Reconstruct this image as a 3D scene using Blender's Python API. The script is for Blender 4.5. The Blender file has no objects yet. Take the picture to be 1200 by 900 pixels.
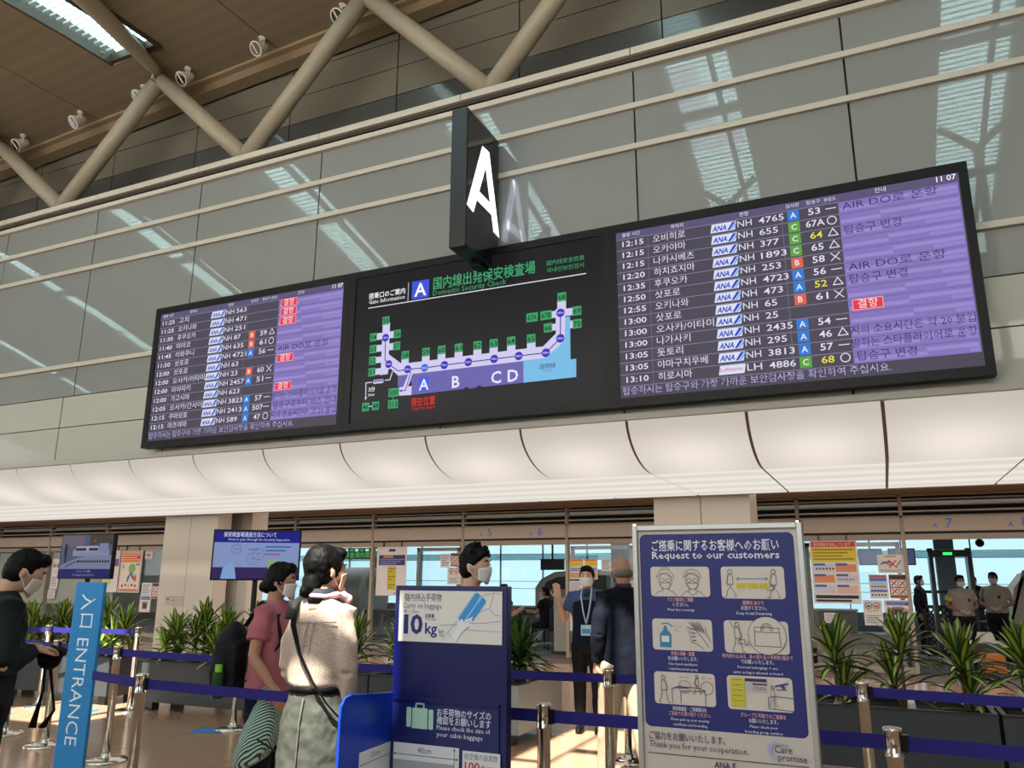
import bpy, math, random
from mathutils import Vector, Matrix
from math import sin, cos, pi, radians, sqrt

SC = bpy.context.scene
COL = SC.collection

# ------------------------------------------------------------------ camera, world, sun, lights, exposure
cam = bpy.data.objects.new('camera', bpy.data.cameras.new('camera'))
COL.objects.link(cam)
cam.data.sensor_width = 36.0
cam.data.lens = 928.0 / 1200.0 * 36.0
cam.data.clip_start = 0.05
cam.data.clip_end = 500
R_ = Vector((0.9090486, 0.4166684, 0.0042477)); U_ = Vector((0.0948758, -0.2168959, 0.9715733)); B_ = Vector((0.4057453, -0.8828044, -0.2367007))
cam.matrix_world = Matrix(((R_.x, U_.x, B_.x, 0), (R_.y, U_.y, B_.y, 0), (R_.z, U_.z, B_.z, 1.5), (0, 0, 0, 1)))
SC.camera = cam

w = bpy.data.worlds.new('hazy_sky'); SC.world = w; w.use_nodes = True
bg = w.node_tree.nodes['Background']
bg.inputs[0].default_value = (0.74, 0.90, 1.0, 1)
bg.inputs[1].default_value = 3.2

def lamp(name, kind, loc, rot, energy, color, size=1, size_y=None, angle=None):
    l = bpy.data.lights.new(name, kind); l.energy = energy; l.color = color
    if kind == 'AREA':
        l.size = size
        if size_y: l.shape = 'RECTANGLE'; l.size_y = size_y
    if kind == 'SUN' and angle: l.angle = angle
    o = bpy.data.objects.new(name, l); COL.objects.link(o); o.location = loc; o.rotation_euler = rot
    return o
SUN_DIR = Vector((-0.02, 0.50, -0.87))           # from behind the camera, high, through added roof openings
sun = lamp('sun', 'SUN', (0, 0, 20), (0, 0, 0), 24.0, (1.0, 0.98, 0.86), angle=0.009)
sun.rotation_euler = SUN_DIR.to_track_quat('-Z', 'Y').to_euler()
# added fill standing in for daylight from unseen windows behind and at the left
lamp('daylight_back_fill', 'AREA', (-8, -8.6, 3.4), (radians(90), 0, 0), 560, (0.90, 0.97, 1.0), 22, 3.6)
lamp('daylight_left_fill', 'AREA', (-29.5, 0, 4.0), (radians(90), 0, radians(-90)), 500, (0.92, 0.97, 1.0), 14, 5)
# added fill aimed up at the upper wall and roof, behind the camera
lamp('upper_wall_fill', 'AREA', (-7, -3.2, 6.0), (radians(128), 0, 0), 1050, (1.0, 0.95, 0.885), 20, 1.2)
# added unseen fill lights before and inside the inspection area
lamp('lintel_zone_fill', 'AREA', (-9, 12.6, 2.86), (0, 0, 0), 620, (1.0, 0.925, 0.85), 36, 1.2)  # added to brighten the dim lintel zone
lamp('inspection_ceiling_fill', 'AREA', (-5, 22, 2.3), (radians(180), 0, 0), 130, (0.85, 0.95, 0.97), 26, 3.0)  # added upward fill that lightens the inspection ceiling
lamp('inspection_fill', 'AREA', (-6, 19, 2.95), (0, 0, 0), 420, (0.85, 0.95, 1.0), 26, 3.0)

SC.view_settings.view_transform = 'Standard'
SC.view_settings.look = 'None'
SC.view_settings.gamma = 1.0
SC.view_settings.use_curve_mapping = False
SC.view_settings.exposure = 0.0

# ------------------------------------------------------------------ materials
def srgb(h):
    if not isinstance(h, str): return tuple(h)[:3]
    h = h.lstrip('#'); out = []
    for i in (0, 2, 4):
        v = int(h[i:i+2], 16) / 255
        out.append(v/12.92 if v <= 0.04045 else ((v+0.055)/1.055)**2.4)
    return tuple(out)
MATS = {}
def mat(name, col='#808080', rough=0.5, metal=0.0, spec=0.5, coat=0.0, coat_ior=1.5, emit=0.0, var=0.0, vscale=8.0, bump=0.0, bscale=60.0, stretch=(1, 1, 1), trans=0.0, emit_col=None):
    if name in MATS: return MATS[name]
    m = bpy.data.materials.new(name); m.use_nodes = True; MATS[name] = m
    nt = m.node_tree; b = nt.nodes['Principled BSDF']; c = srgb(col)
    b.inputs['Base Color'].default_value = (*c, 1); b.inputs['Roughness'].default_value = rough
    b.inputs['Metallic'].default_value = metal; b.inputs['Specular IOR Level'].default_value = spec
    b.inputs['Coat Weight'].default_value = coat; b.inputs['Coat IOR'].default_value = coat_ior; b.inputs['Coat Roughness'].default_value = 0.02
    b.inputs['Transmission Weight'].default_value = trans
    if emit > 0:
        b.inputs['Emission Color'].default_value = (*(srgb(emit_col) if emit_col else c), 1); b.inputs['Emission Strength'].default_value = emit
    if var > 0 or bump > 0:
        tc = nt.nodes.new('ShaderNodeTexCoord'); mp = nt.nodes.new('ShaderNodeMapping'); mp.inputs['Scale'].default_value = stretch
        nt.links.new(tc.outputs['Object'], mp.inputs[0])
    if var > 0:
        n = nt.nodes.new('ShaderNodeTexNoise'); n.inputs['Scale'].default_value = vscale; n.inputs['Detail'].default_value = 5
        nt.links.new(mp.outputs[0], n.inputs['Vector'])
        mr = nt.nodes.new('ShaderNodeMapRange'); mr.inputs[1].default_value = 0.3; mr.inputs[2].default_value = 0.7
        mr.inputs[3].default_value = 1 - var; mr.inputs[4].default_value = 1 + var
        nt.links.new(n.outputs['Fac'], mr.inputs[0])
        hs = nt.nodes.new('ShaderNodeHueSaturation'); hs.inputs['Color'].default_value = (*c, 1)
        nt.links.new(mr.outputs[0], hs.inputs['Value']); nt.links.new(hs.outputs[0], b.inputs['Base Color'])
    if bump > 0:
        n2 = nt.nodes.new('ShaderNodeTexNoise'); n2.inputs['Scale'].default_value = bscale; n2.inputs['Detail'].default_value = 3
        nt.links.new(mp.outputs[0], n2.inputs['Vector'])
        bp = nt.nodes.new('ShaderNodeBump'); bp.inputs['Strength'].default_value = bump; bp.inputs['Distance'].default_value = 0.01
        nt.links.new(n2.outputs['Fac'], bp.inputs['Height']); nt.links.new(bp.outputs[0], b.inputs['Normal'])
    return m
def glass(name, tint, gloss=0.08, ior=1.5):
    """clear pane: light passes tinted, a fresnel share mirrors"""
    if name in MATS: return MATS[name]
    m = bpy.data.materials.new(name); m.use_nodes = True; MATS[name] = m; nt = m.node_tree; nt.nodes.clear()
    t = nt.nodes.new('ShaderNodeBsdfTransparent'); t.inputs[0].default_value = (*tint, 1)
    g = nt.nodes.new('ShaderNodeBsdfGlossy'); g.inputs['Roughness'].default_value = 0.02
    lw = nt.nodes.new('ShaderNodeLayerWeight'); lw.inputs[0].default_value = 0.5
    p5 = nt.nodes.new('ShaderNodeMath'); p5.operation = 'POWER'; p5.inputs[1].default_value = 4.0; nt.links.new(lw.outputs['Facing'], p5.inputs[0])
    f = nt.nodes.new('ShaderNodeMapRange'); f.inputs[3].default_value = 0.04; f.inputs[4].default_value = 0.8; nt.links.new(p5.outputs[0], f.inputs[0])
    mx = nt.nodes.new('ShaderNodeMixShader'); o = nt.nodes.new('ShaderNodeOutputMaterial')
    nt.links.new(f.outputs[0], mx.inputs[0]); nt.links.new(t.outputs[0], mx.inputs[1]); nt.links.new(g.outputs[0], mx.inputs[2]); nt.links.new(mx.outputs[0], o.inputs[0])
    return m
def ink(hexcol, emit=0.0):
    return mat('print_' + hexcol.lstrip('#') + ('_lit%d' % int(emit*100) if emit else ''), hexcol if not emit else '#050505', rough=0.45, spec=0.5 if not emit else 0.1, emit=emit, emit_col=hexcol)

# ------------------------------------------------------------------ mesh builder
class MB:
    def __init__(s): s.v = []; s.f = []; s.m = []; s.mi = 0
    def add(s, vs, fs):
        n = len(s.v); s.v += [tuple(p) for p in vs]; s.f += [tuple(i + n for i in f) for f in fs]; s.m += [s.mi] * len(fs); return s
    def box(s, x0, x1, y0, y1, z0, z1):
        return s.add([(x0,y0,z0),(x1,y0,z0),(x1,y1,z0),(x0,y1,z0),(x0,y0,z1),(x1,y0,z1),(x1,y1,z1),(x0,y1,z1)],
                     [(0,3,2,1),(4,5,6,7),(0,1,5,4),(1,2,6,5),(2,3,7,6),(3,0,4,7)])
    def rings(s, rs, cap=True, closed=True):
        n = len(rs[0]); vs = [p for r in rs for p in r]; fs = []
        for i in range(len(rs) - 1):
            for j in range(n if closed else n - 1):
                k = (j + 1) % n; fs.append((i*n+j, i*n+k, (i+1)*n+k, (i+1)*n+j))
        if cap and closed: fs.append(tuple(range(n))[::-1]); fs.append(tuple((len(rs)-1)*n + j for j in range(n)))
        return s.add(vs, fs)
    def tube(s, pts, rad, seg=12, flat=1.0, up=None, round_ends=False):
        pts = [Vector(p) for p in pts]; rad = rad if isinstance(rad, (list, tuple)) else [rad]*len(pts)
        if round_ends:
            d0 = (pts[0]-pts[1]).normalized(); d1 = (pts[-1]-pts[-2]).normalized()
            pts = [pts[0]+d0*rad[0]*0.85, pts[0]+d0*rad[0]*0.5] + pts + [pts[-1]+d1*rad[-1]*0.5, pts[-1]+d1*rad[-1]*0.85]
            rad = [rad[0]*0.35, rad[0]*0.85] + list(rad) + [rad[-1]*0.85, rad[-1]*0.35]
        rs = []; ref = Vector(up) if up else None
        for i, p in enumerate(pts):
            d = (pts[min(i+1, len(pts)-1)] - pts[max(i-1, 0)]).normalized()
            a = ref if ref else (Vector((0,0,1)) if abs(d.z) < 0.95 else Vector((0,1,0)))
            u = a.cross(d)
            if u.length < 1e-4: u = Vector((1,0,0)).cross(d)
            u.normalize(); v = d.cross(u)
            if ref is None and i > 0 and pu.dot(u) < 0: u = -u; v = -v
            pu = u
            rs.append([tuple(p + u*cos(2*pi*k/seg)*rad[i] + v*sin(2*pi*k/seg)*rad[i]*flat) for k in range(seg)])
        return s.rings(rs)
    def loft(s, secs, seg=24):
        """secs: (z, rx, ry, cx, cy)"""
        return s.rings([[(q[3] + q[1]*cos(2*pi*k/seg), q[4] + q[2]*sin(2*pi*k/seg), q[0]) for k in range(seg)] for q in secs])
    def ell(s, c, r, rot=None, seg=16, rings=10):
        c = Vector(c); vs = []; fs = []
        M = rot if rot is not None else Matrix.Identity(3)
        for i in range(rings + 1):
            t = pi * i / rings
            for k in range(seg):
                a = 2*pi*k/seg; vs.append(tuple(c + M @ Vector((r[0]*sin(t)*cos(a), r[1]*sin(t)*sin(a), r[2]*cos(t)))))
        for i in range(rings):
            for k in range(seg):
                l = (k+1) % seg; fs.append((i*seg+k, (i+1)*seg+k, (i+1)*seg+l, i*seg+l))
        fs.append(tuple(range(seg))); fs.append(tuple(rings*seg + k for k in range(seg))[::-1])
        return s.add(vs, fs)
    def cyl(s, x, y, r, z0, z1, seg=20, r1=None):
        r1 = r if r1 is None else r1
        return s.rings([[(x + r*cos(2*pi*k/seg), y + r*sin(2*pi*k/seg), z0) for k in range(seg)], [(x + r1*cos(2*pi*k/seg), y + r1*sin(2*pi*k/seg), z1) for k in range(seg)]])
    def lathe(s, prof, x=0, y=0, seg=24):
        return s.rings([[(x + r*cos(2*pi*k/seg), y + r*sin(2*pi*k/seg), z) for k in range(seg)] for r, z in prof])
    def prism(s, poly, y0, y1):
        n = len(poly); vs = [(p[0], y0, p[1]) for p in poly] + [(p[0], y1, p[1]) for p in poly]
        fs = [tuple(range(n)), tuple(range(2*n-1, n-1, -1))] + [(i, i+n, (i+1)%n+n, (i+1)%n) for i in range(n)]
        return s.add(vs, fs)
    def mesh(s, name, mats, smooth=False):
        me = bpy.data.meshes.new(name); me.from_pydata(s.v, [], s.f)
        for m in (mats if isinstance(mats, (list, tuple)) else [mats]): me.materials.append(m)
        me.polygons.foreach_set('material_index', s.m)
        if smooth: me.polygons.foreach_set('use_smooth', [True]*len(me.polygons))
        me.update(); return me
    def build(s, name, mats, parent=None, smooth=False, bevel=0.0, loc=None, auto=False):
        o = bpy.data.objects.new(name, s.mesh(name, mats, smooth)); COL.objects.link(o)
        if parent is not None: o.parent = parent
        if loc is not None: o.location = loc
        if bevel > 0:
            b = o.modifiers.new('bevel', 'BEVEL'); b.width = bevel; b.segments = 2; b.limit_method = 'ANGLE'
        return o
def box(name, m, x0, x1, y0, y1, z0, z1, parent=None, bevel=0.0): return MB().box(x0,x1,y0,y1,z0,z1).build(name, m, parent, bevel=bevel)
def meshobj(name, me, parent=None, loc=(0,0,0), rot=None):
    o = bpy.data.objects.new(name, me); COL.objects.link(o); o.parent = parent; o.location = loc
    if rot is not None: o.rotation_euler = rot
    return o
def tag(o, label, cat, group=None):
    o['label'] = label; o['category'] = cat
    if group: o['group'] = group
    return o
def thing(name, label, cat, loc=(0,0,0), rz=0.0, group=None):
    o = bpy.data.objects.new(name, None); COL.objects.link(o); o.location = loc; o.rotation_euler = (0,0,rz); o.empty_display_size = 0.1
    return tag(o, label, cat, group)
def struct(o): o['kind'] = 'structure'; return o
def stuff(o): o['kind'] = 'stuff'; return o

# ------------------------------------------------------------------ flat print (lettering, pictograms) in the XZ plane, facing -Y
GL = {}
_cu = bpy.data.curves.new('glyph_source', 'FONT'); _to = bpy.data.objects.new('glyph_source', _cu)
def glyphs(t, bold=0.0):
    k = (t, bold)
    if k not in GL:
        _cu.body = t; _cu.resolution_u = 2 if len(t) < 14 else 1; _cu.offset = bold
        me = bpy.data.meshes.new_from_object(_to)
        vs = [tuple(v.co) for v in me.vertices]; fs = [tuple(p.vertices) for p in me.polygons]
        GL[k] = (vs, fs); bpy.data.meshes.remove(me)
    return GL[k]
class Art:
    def __init__(s, y=0.0, step=0.00004): s.y = y; s.step = step; s.l = 0; s.k = {}
    def _b(s, c): 
        if c not in s.k: s.k[c] = MB()
        return s.k[c]
    def _y(s): s.l += 1; return s.y - s.step * s.l
    def poly(s, pts, c, layer=None):
        y = s._y() if layer is None else s.y - s.step*layer
        s._b(c).add([(p[0], y, p[1]) for p in pts], [tuple(range(len(pts)))]); return s
    def rect(s, x0, x1, z0, z1, c, **k): return s.poly([(x0,z0),(x1,z0),(x1,z1),(x0,z1)], c, **k)
    def rrect(s, x0, x1, z0, z1, r, c, **k):
        p = []
        for cx, cz, a in ((x1-r, z1-r, 0), (x0+r, z1-r, 90), (x0+r, z0+r, 180), (x1-r, z0+r, 270)):
            p += [(cx + r*cos(radians(a+t)), cz + r*sin(radians(a+t))) for t in (0, 22, 45, 68, 90)]
        return s.poly(p[::-1], c, **k)
    def disc(s, x, z, r, c, rz=None, seg=20, **k): return s.poly([(x + r*cos(2*pi*i/seg), z + (rz or r)*sin(2*pi*i/seg)) for i in range(seg)], c, **k)
    def line(s, pts, w, c, close=False):
        y = s._y(); pts = [Vector((p[0], p[1])) for p in pts]
        if close: pts.append(pts[0])
        b = s._b(c)
        for a, e in zip(pts, pts[1:]):
            d = e - a
            if d.length < 1e-6: continue
            d.normalize(); n = Vector((-d.y, d.x)) * w/2; a2 = a - d*w*0.4; e2 = e + d*w*0.4
            b.add([(q.x, y, q.y) for q in (a2-n, e2-n, e2+n, a2+n)], [(0,1,2,3)])
        return s
    def ring(s, x, z, r, w, c, rz=None, seg=20, a0=0, a1=360):
        return s.line([(x + r*cos(radians(a0+(a1-a0)*i/seg)), z + (rz or r)*sin(radians(a0+(a1-a0)*i/seg))) for i in range(seg+1)], w, c)
    def text(s, t, x, z, h, c, align='L', width=None, bold=0.0, slant=0.0):
        vs, fs = glyphs(t, bold)
        if not vs: return s
        xs = [v[0] for v in vs]; x0, x1 = min(xs), max(xs); sc = h / 0.70
        sx = sc if width is None else width / max(x1 - x0, 1e-6)
        tot = (x1-x0)*sx; ox = x - (0 if align == 'L' else tot/2 if align == 'C' else tot)
        y = s._y()
        s._b(c).add([(ox + (v[0]-x0)*sx + slant*v[1]*sc, y, z + v[1]*sc) for v in vs], fs); return s
    def build(s, parent, emit=0.0, names=None):
        out = []
        for c, b in s.k.items():
            o = b.build('lettering' if names is None else names.get(c, 'print'), ink(c, emit), parent); o['kind'] = 'stuff'; out.append(o)
        return out
# ------------------------------------------------------------------ palette
M_beige = mat('painted_metal_beige', '#d0bfa8', rough=0.45, spec=0.4)
M_rail = mat('rail_paint', '#beb5a5', rough=0.4, spec=0.5)
M_glasspanel = mat('back_painted_glass', '#848682', rough=0.35, spec=0.3, coat=1.0, coat_ior=1.75, var=0.03, vscale=0.6)
M_wallpanel = mat('matt_wall_panel', '#aaa79a', rough=0.5, spec=0.5, coat=0.35, coat_ior=1.4)
M_upper = mat('upper_wall_panel', '#6d6759', rough=0.5, spec=0.4, var=0.05, vscale=0.5)
M_upperdark = mat('upper_wall_panel_shaded', '#4a4b48', rough=0.25, spec=0.6, coat=0.6, coat_ior=1.5)  # darker copy of the upper panel; reflection shading put into the colour
M_dark = mat('joint_black', '#14130f', rough=0.7)
M_tube = mat('truss_paint', '#a3967f', rough=0.45, spec=0.4, var=0.03, vscale=2)
M_steel = mat('brushed_steel', '#c9c5bd', rough=0.25, metal=1.0, bump=0.05, bscale=200, stretch=(1, 1, 0.05))
M_chrome = mat('polished_steel', '#d8cfc4', rough=0.12, metal=1.0)
M_black = mat('black_plastic', '#09090b', rough=0.4, spec=0.2)
M_blackm = mat('matt_black', '#101013', rough=0.6)
M_alu = mat('anodised_aluminium', '#b9b7b2', rough=0.35, metal=0.85)
M_white = mat('white_board', '#dcd8d2', rough=0.5)
M_plate = mat('column_panel', '#e6dac8', rough=0.42, spec=0.4, var=0.02, vscale=1.0)

def ceil_z(x, y):
    pts = [(-12, 5.6), (-4, 6.95), (0.7, 8.35), (3.4, 9.02), (5.5, 9.27), (6.5, 9.36), (8.75, 9.45)]
    y = max(-12, min(8.75, y))
    for (a, za), (b, zb) in zip(pts, pts[1:]):
        if y <= b: z = za + (zb-za)*(y-a)/(b-a); break
    return z + 0.055*(min(x, 3.0) + 9.88)

# ------------------------------------------------------------------ floor
fm = mat('polished_stone_floor', '#a4826a', rough=0.16, spec=0.5, var=0.10, vscale=40, bump=0.02, bscale=5)
floor = struct(MB().box(-32, 14, -10, 14.9, -0.2, -0.004).build('floor', mat('floor_joint', '#5d4634', rough=0.6)))
gs = 1.2
tiles = []
for i in range(30):
    for j in range(13):
        x0 = -24.3 + i*gs; y0 = 0.42 + j*gs - 0.9
        tiles.append((x0, y0))
tiles.sort(key=lambda t: (t[0]+3)**2 + (t[1]-4)**2)
tm = [MB().box(0, gs-0.006, 0, gs-0.006, -0.012, 0).mesh('floor_tile', fm)]
b = MB()
for k, (x0, y0) in enumerate(tiles):
    if y0 + gs > 14.9: continue
    if k < 300: meshobj('tile', tm[0], floor, (x0, y0, 0))
    else: b.box(x0, x0+gs-0.006, y0, min(y0+gs-0.006, 14.89), -0.012, 0)
stuff(b.build('tile_field', fm, floor))
struct(MB().box(-32, 14, -10, -0.5, -0.012, 0.0).build('floor_outer', fm))
struct(MB().box(-32, 14, 14.9, 34, -0.2, 0.0).build('floor_carpet', mat('grey_carpet', '#43434a', rough=0.95, bump=0.3, bscale=120, var=0.08, vscale=3)))

# ------------------------------------------------------------------ front wall above the cove: backing, panes, panels, rails
wf = struct(MB().box(-32, 14, 7.13, 7.4, 2.98, 6.74).build('wall_front', M_dark))
PX = 1.985
cols = [0.10 - PX*k for k in range(-2, 11)]            # joints
pane_meshes = {}
def pane(x0, x1, z0, z1, m, name, y=7.07):
    k = (round(x1-x0, 3), round(z1-z0, 3), m.name)
    if k not in pane_meshes:
        pane_meshes[k] = MB().box(0.009, x1-x0-0.009, 0, 0.05, 0.006, z1-z0-0.006).mesh(name, m)
    return meshobj(name, pane_meshes[k], wf, (x0, y, z0))
for x in cols:
    for z0, z1 in ((3.87, 4.30), (4.30, 5.72), (5.72, 6.18), (6.18, 6.63)):
        pane(x - PX, x, z0, z1, M_glasspanel, 'pane')
    for z0, z1 in ((2.98, 3.44), (3.44, 3.87)):
        pane(x - PX - 0.20, x - 0.20, z0, z1, M_wallpanel, 'panel')
for z in (4.30, 5.72, 6.18):
    box('rail', M_rail, -24, 4.2, 7.03, 7.07, z-0.025, z+0.035, wf, bevel=0.004)
box('rail', M_rail, -24, 4.2, 7.01, 7.08, 6.60, 6.665, wf, bevel=0.004)
box('rail', mat('rail_shadow_strip', '#3a322a', rough=0.5), -24, 4.2, 7.03, 7.2, 6.70, 6.745, wf)  # dark strip painted in for the shadow line under the coping
for i in range(13):
    x1 = 0.10 + PX*2 - PX*i
    box('coping', M_rail, x1-PX+0.004, x1-0.004, 6.985, 7.5, 6.745, 6.825, wf, bevel=0.004)
struct(box('trim_1', M_wallpanel, -32, 14, 7.4, 8.9, 6.60, 6.74))     # ledge the truss stands on
struct(box('trim_2', mat('cove_edge_strip', '#a3a093', rough=0.45), -32, 14, 7.01, 7.13, 2.925, 2.985))

# ------------------------------------------------------------------ recessed upper wall
ub = struct(MB().box(-32, 14, 8.74, 8.9, 6.6, 11.5).build('wall_upper', M_dark))
umesh = {}
for x in cols + [cols[-1]-PX, cols[-1]-2*PX, cols[-1]-3*PX]:
    xj = x - 0.03
    for z0, z1, m in ((6.82, 8.40, M_upperdark), (8.40, 8.87, M_upper), (8.87, 9.34, M_upper), (9.34, 9.81, M_upper), (9.81, 10.28, M_upper)):
        if z0 > ceil_z(xj, 8.7): continue
        k = (z0,)
        if k not in umesh: umesh[k] = MB().box(0.01, PX-0.01, 0, 0.06, 0.008, z1-z0-0.008).mesh('panel', m)
        meshobj('panel', umesh[k], ub, (xj - PX, 8.68, z0))

# ------------------------------------------------------------------ roof lining with louvred skylight strips
CEILCOL = '#8c7b63'
m = mat('roof_lining', CEILCOL, rough=0.6, spec=0.2)
nt = m.node_tree; b_ = nt.nodes['Principled BSDF']
tc = nt.nodes.new('ShaderNodeTexCoord'); wv = nt.nodes.new('ShaderNodeTexWave'); wv.bands_direction = 'Y'; wv.inputs['Scale'].default_value = 1.2; wv.inputs['Distortion'].default_value = 0.3
nt.links.new(tc.outputs['Object'], wv.inputs['Vector'])
cr = nt.nodes.new('ShaderNodeMixRGB'); cr.inputs[1].default_value = (*[v*0.93 for v in srgb(CEILCOL)], 1); cr.inputs[2].default_value = (*[v*1.06 for v in srgb(CEILCOL)], 1)
nt.links.new(wv.outputs['Fac'], cr.inputs[0]); nt.links.new(cr.outputs[0], b_.inputs['Base Color'])
M_roof = m
ceiling = struct(bpy.data.objects.new('ceiling', None)); COL.objects.link(ceiling)
YS = [-9.9, -7, -4, -1.6, 0.7, 2, 3.4, 4.4, 5.5, 6.5, 7.37, 8.0, 8.72]
def roof_patch(x0, x1, y0, y1, name='ceiling_panel', th=0.12):
    ys = [y0] + [y for y in YS if y0 < y < y1] + [y1]
    mb = MB(); mb.rings([[(x0, y, ceil_z(x0, y)), (x1, y, ceil_z(x1, y)), (x1, y, ceil_z(x1, y)+th), (x0, y, ceil_z(x0, y)+th)] for y in ys])
    return mb.build(name, M_roof, ceiling)
NODE = [-9.88 + 3.96*k for k in range(-4, 6)]
SUN_HOLE = {-1.96: None}
SW = 0.52
GAPS = []   # made-up roof openings (x0,x1,y0,y1) through which the sun reaches the floor
SUNLIT = [(-3.02, -2.22, 6.6, 8.12), (-3.02, -1.75, 5.9, 6.6), (-2.95, -2.18, 2.6, 4.05), (-9.35, -7.85, 5.9, 7.75)]      # floor areas lit
def up(x, y):       # where a ray from the floor towards the sun meets the roof
    z = 8.0
    for _ in range(12):
        px, py = x + SUN_DIR.x/SUN_DIR.z*z, y + SUN_DIR.y/SUN_DIR.z*z
        z = ceil_z(px, py)
    return px, py
for a in SUNLIT:
    p, q = up(a[0], a[2]), up(a[1], a[3]); GAPS.append((p[0], q[0], p[1], q[1]))
def panel_cut(x0, x1, y0, y1):
    """roof panel x0..x1 between y0..y1 with the added sun openings cut out"""
    segs = [(x0, x1, y0, y1)]
    for g in GAPS:
        out = []
        for (a, b, c, d) in segs:
            if g[1] <= a or g[0] >= b or g[3] <= c or g[2] >= d: out.append((a, b, c, d)); continue
            if g[2] > c: out.append((a, b, c, g[2]))
            if g[3] < d: out.append((a, b, g[3], d))
            lo, hi = max(c, g[2]), min(d, g[3])
            if g[0] > a: out.append((a, g[0], lo, hi))
            if g[1] < b: out.append((g[1], b, lo, hi))
        segs = out
    for sgm in segs:
        if sgm[1]-sgm[0] > 0.01 and sgm[3]-sgm[2] > 0.01: roof_patch(*sgm)
slat_b = MB(); fr_b = MB()
M_frost = bpy.data.materials.new('sun_stop_frost'); M_frost.use_nodes = True; _n = M_frost.node_tree; _n.nodes.clear()
_t = _n.nodes.new('ShaderNodeBsdfTranslucent'); _t.inputs[0].default_value = (0.55, 0.66, 0.68, 1); _o = _n.nodes.new('ShaderNodeOutputMaterial'); _n.links.new(_t.outputs[0], _o.inputs[0])
for xn in NODE:
    seam0, seam1 = xn - 1.98, xn + 1.98
    panel_cut(seam0 + 0.012, xn - SW, -9.9, 7.37); panel_cut(xn + SW, seam1 - 0.012, -9.9, 7.37)
    panel_cut(seam0 + 0.012, seam1 - 0.012, 7.37, 8.72)
    panel_cut(xn - SW, xn + SW, -9.9, -3.5)
    y = -3.4
    hit = [g for g in GAPS if g[0] < xn + SW and g[1] > xn - SW]
    while y < 7.30:
        z = ceil_z(xn, y) + 0.13
        lit = any(g[2] < y < g[3] for g in hit)      # slats of the open strip stand parallel to the sun
        dy, dz = (-0.022, 0.038) if lit else (0.0, 0.032)
        slat_b.rings([[(xx_, y, z), (xx_, y+dy, z+dz), (xx_, y+dy+0.01, z+dz-0.006), (xx_, y+0.01, z-0.006)] for xx_ in (xn-SW, xn+SW)])
        y += 0.105
    for s_ in (-1, 1):   # side curbs of the strip
        ys = [-3.5, -1.6, 0.7, 3.4, 5.5, 6.5, 7.37]
        fr_b.rings([[(xn+s_*SW-0.02, yy, ceil_z(xn, yy)-0.03), (xn+s_*SW+0.02, yy, ceil_z(xn, yy)-0.03), (xn+s_*SW+0.02, yy, ceil_z(xn, yy)+0.30), (xn+s_*SW-0.02, yy, ceil_z(xn, yy)+0.30)] for yy in ys])
    fr_b.rings([[(xn+0.18, yy, ceil_z(xn, yy)+0.02), (xn+0.26, yy, ceil_z(xn, yy)+0.02), (xn+0.26, yy, ceil_z(xn, yy)+0.12), (xn+0.18, yy, ceil_z(xn, yy)+0.12)] for yy in [-3.5, -1.6, 0.7, 3.4, 5.5, 7.37]])
    for yy in (-3.45, -1.0, 1.9, 4.6, 7.35):
        z = ceil_z(xn, yy); fr_b.box(xn-SW, xn+SW, yy-0.05, yy+0.05, z, z+0.14)
for xn in NODE:      # added frosted sheets block the sun over the louvres, except at the sun openings
    hit = [g for g in GAPS if g[0] < xn + SW and g[1] > xn - SW]
    cuts = [(-3.5, 7.4)]
    for g in hit:
        nc = []
        for c0, c1 in cuts:
            if g[3] <= c0 or g[2] >= c1: nc.append((c0, c1))
            else: nc += [(c0, g[2]), (g[3], c1)]
        cuts = [c for c in nc if c[1] - c[0] > 0.05]
    strips = [(c0, c1, xn-SW, xn+SW) for c0, c1 in cuts]
    for g in hit:
        if g[0] > xn-SW+0.02: strips.append((g[2], g[3], xn-SW, g[0]))
        if g[1] < xn+SW-0.02: strips.append((g[2], g[3], g[1], xn+SW))
    for c0, c1, xa, xb in strips:
        if c1 - c0 < 0.05: continue
        ys = [c0] + [y for y in YS if c0 < y < c1] + [c1]; mb = MB()
        mb.rings([[(xa, y, ceil_z(xn, y)+0.24), (xb, y, ceil_z(xn, y)+0.24), (xb, y, ceil_z(xn, y)+0.25), (xa, y, ceil_z(xn, y)+0.25)] for y in ys])
        mb.build('frosted_pane', M_frost, ceiling)
hb = MB()            # added deep louvres hide the made-up openings but pass the sun
for g in GAPS:
    for xa, xb in ([(g[0], g[1])] if g[0] < -5 else [(g[0], min(g[1], -1.96-SW)), (max(g[0], -1.96+SW), g[1])]):
        if xb - xa < 0.03: continue
        y = g[2]
        while y < g[3] + 0.12:
            z = ceil_z(xa, y); hb.rings([[(xx_, y, z), (xx_, y-0.12, z+0.209), (xx_, y-0.116, z+0.211), (xx_, y+0.004, z+0.002)] for xx_ in (xa, xb)]); y += 0.09
stuff(hb.build('sun_hole_louvres', M_roof, ceiling))
for xn in NODE:
    for xs in (xn-1.98,): MB().rings([[(xs-0.05, y, ceil_z(xs, y)+0.13), (xs+0.05, y, ceil_z(xs, y)+0.13), (xs+0.05, y, ceil_z(xs, y)+0.15), (xs-0.05, y, ceil_z(xs, y)+0.15)] for y in YS]).build('seam_light_stop', M_dark, ceiling)  # added dark strips stop sun leaking through the ceiling seams
stuff(slat_b.build('skylight_slats', mat('slat_aluminium', '#c9cdc8', rough=0.45, metal=0.3), ceiling))
fr_b.build('skylight_frame', mat('skylight_frame_paint', '#3f362b', rough=0.5), ceiling)
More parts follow.
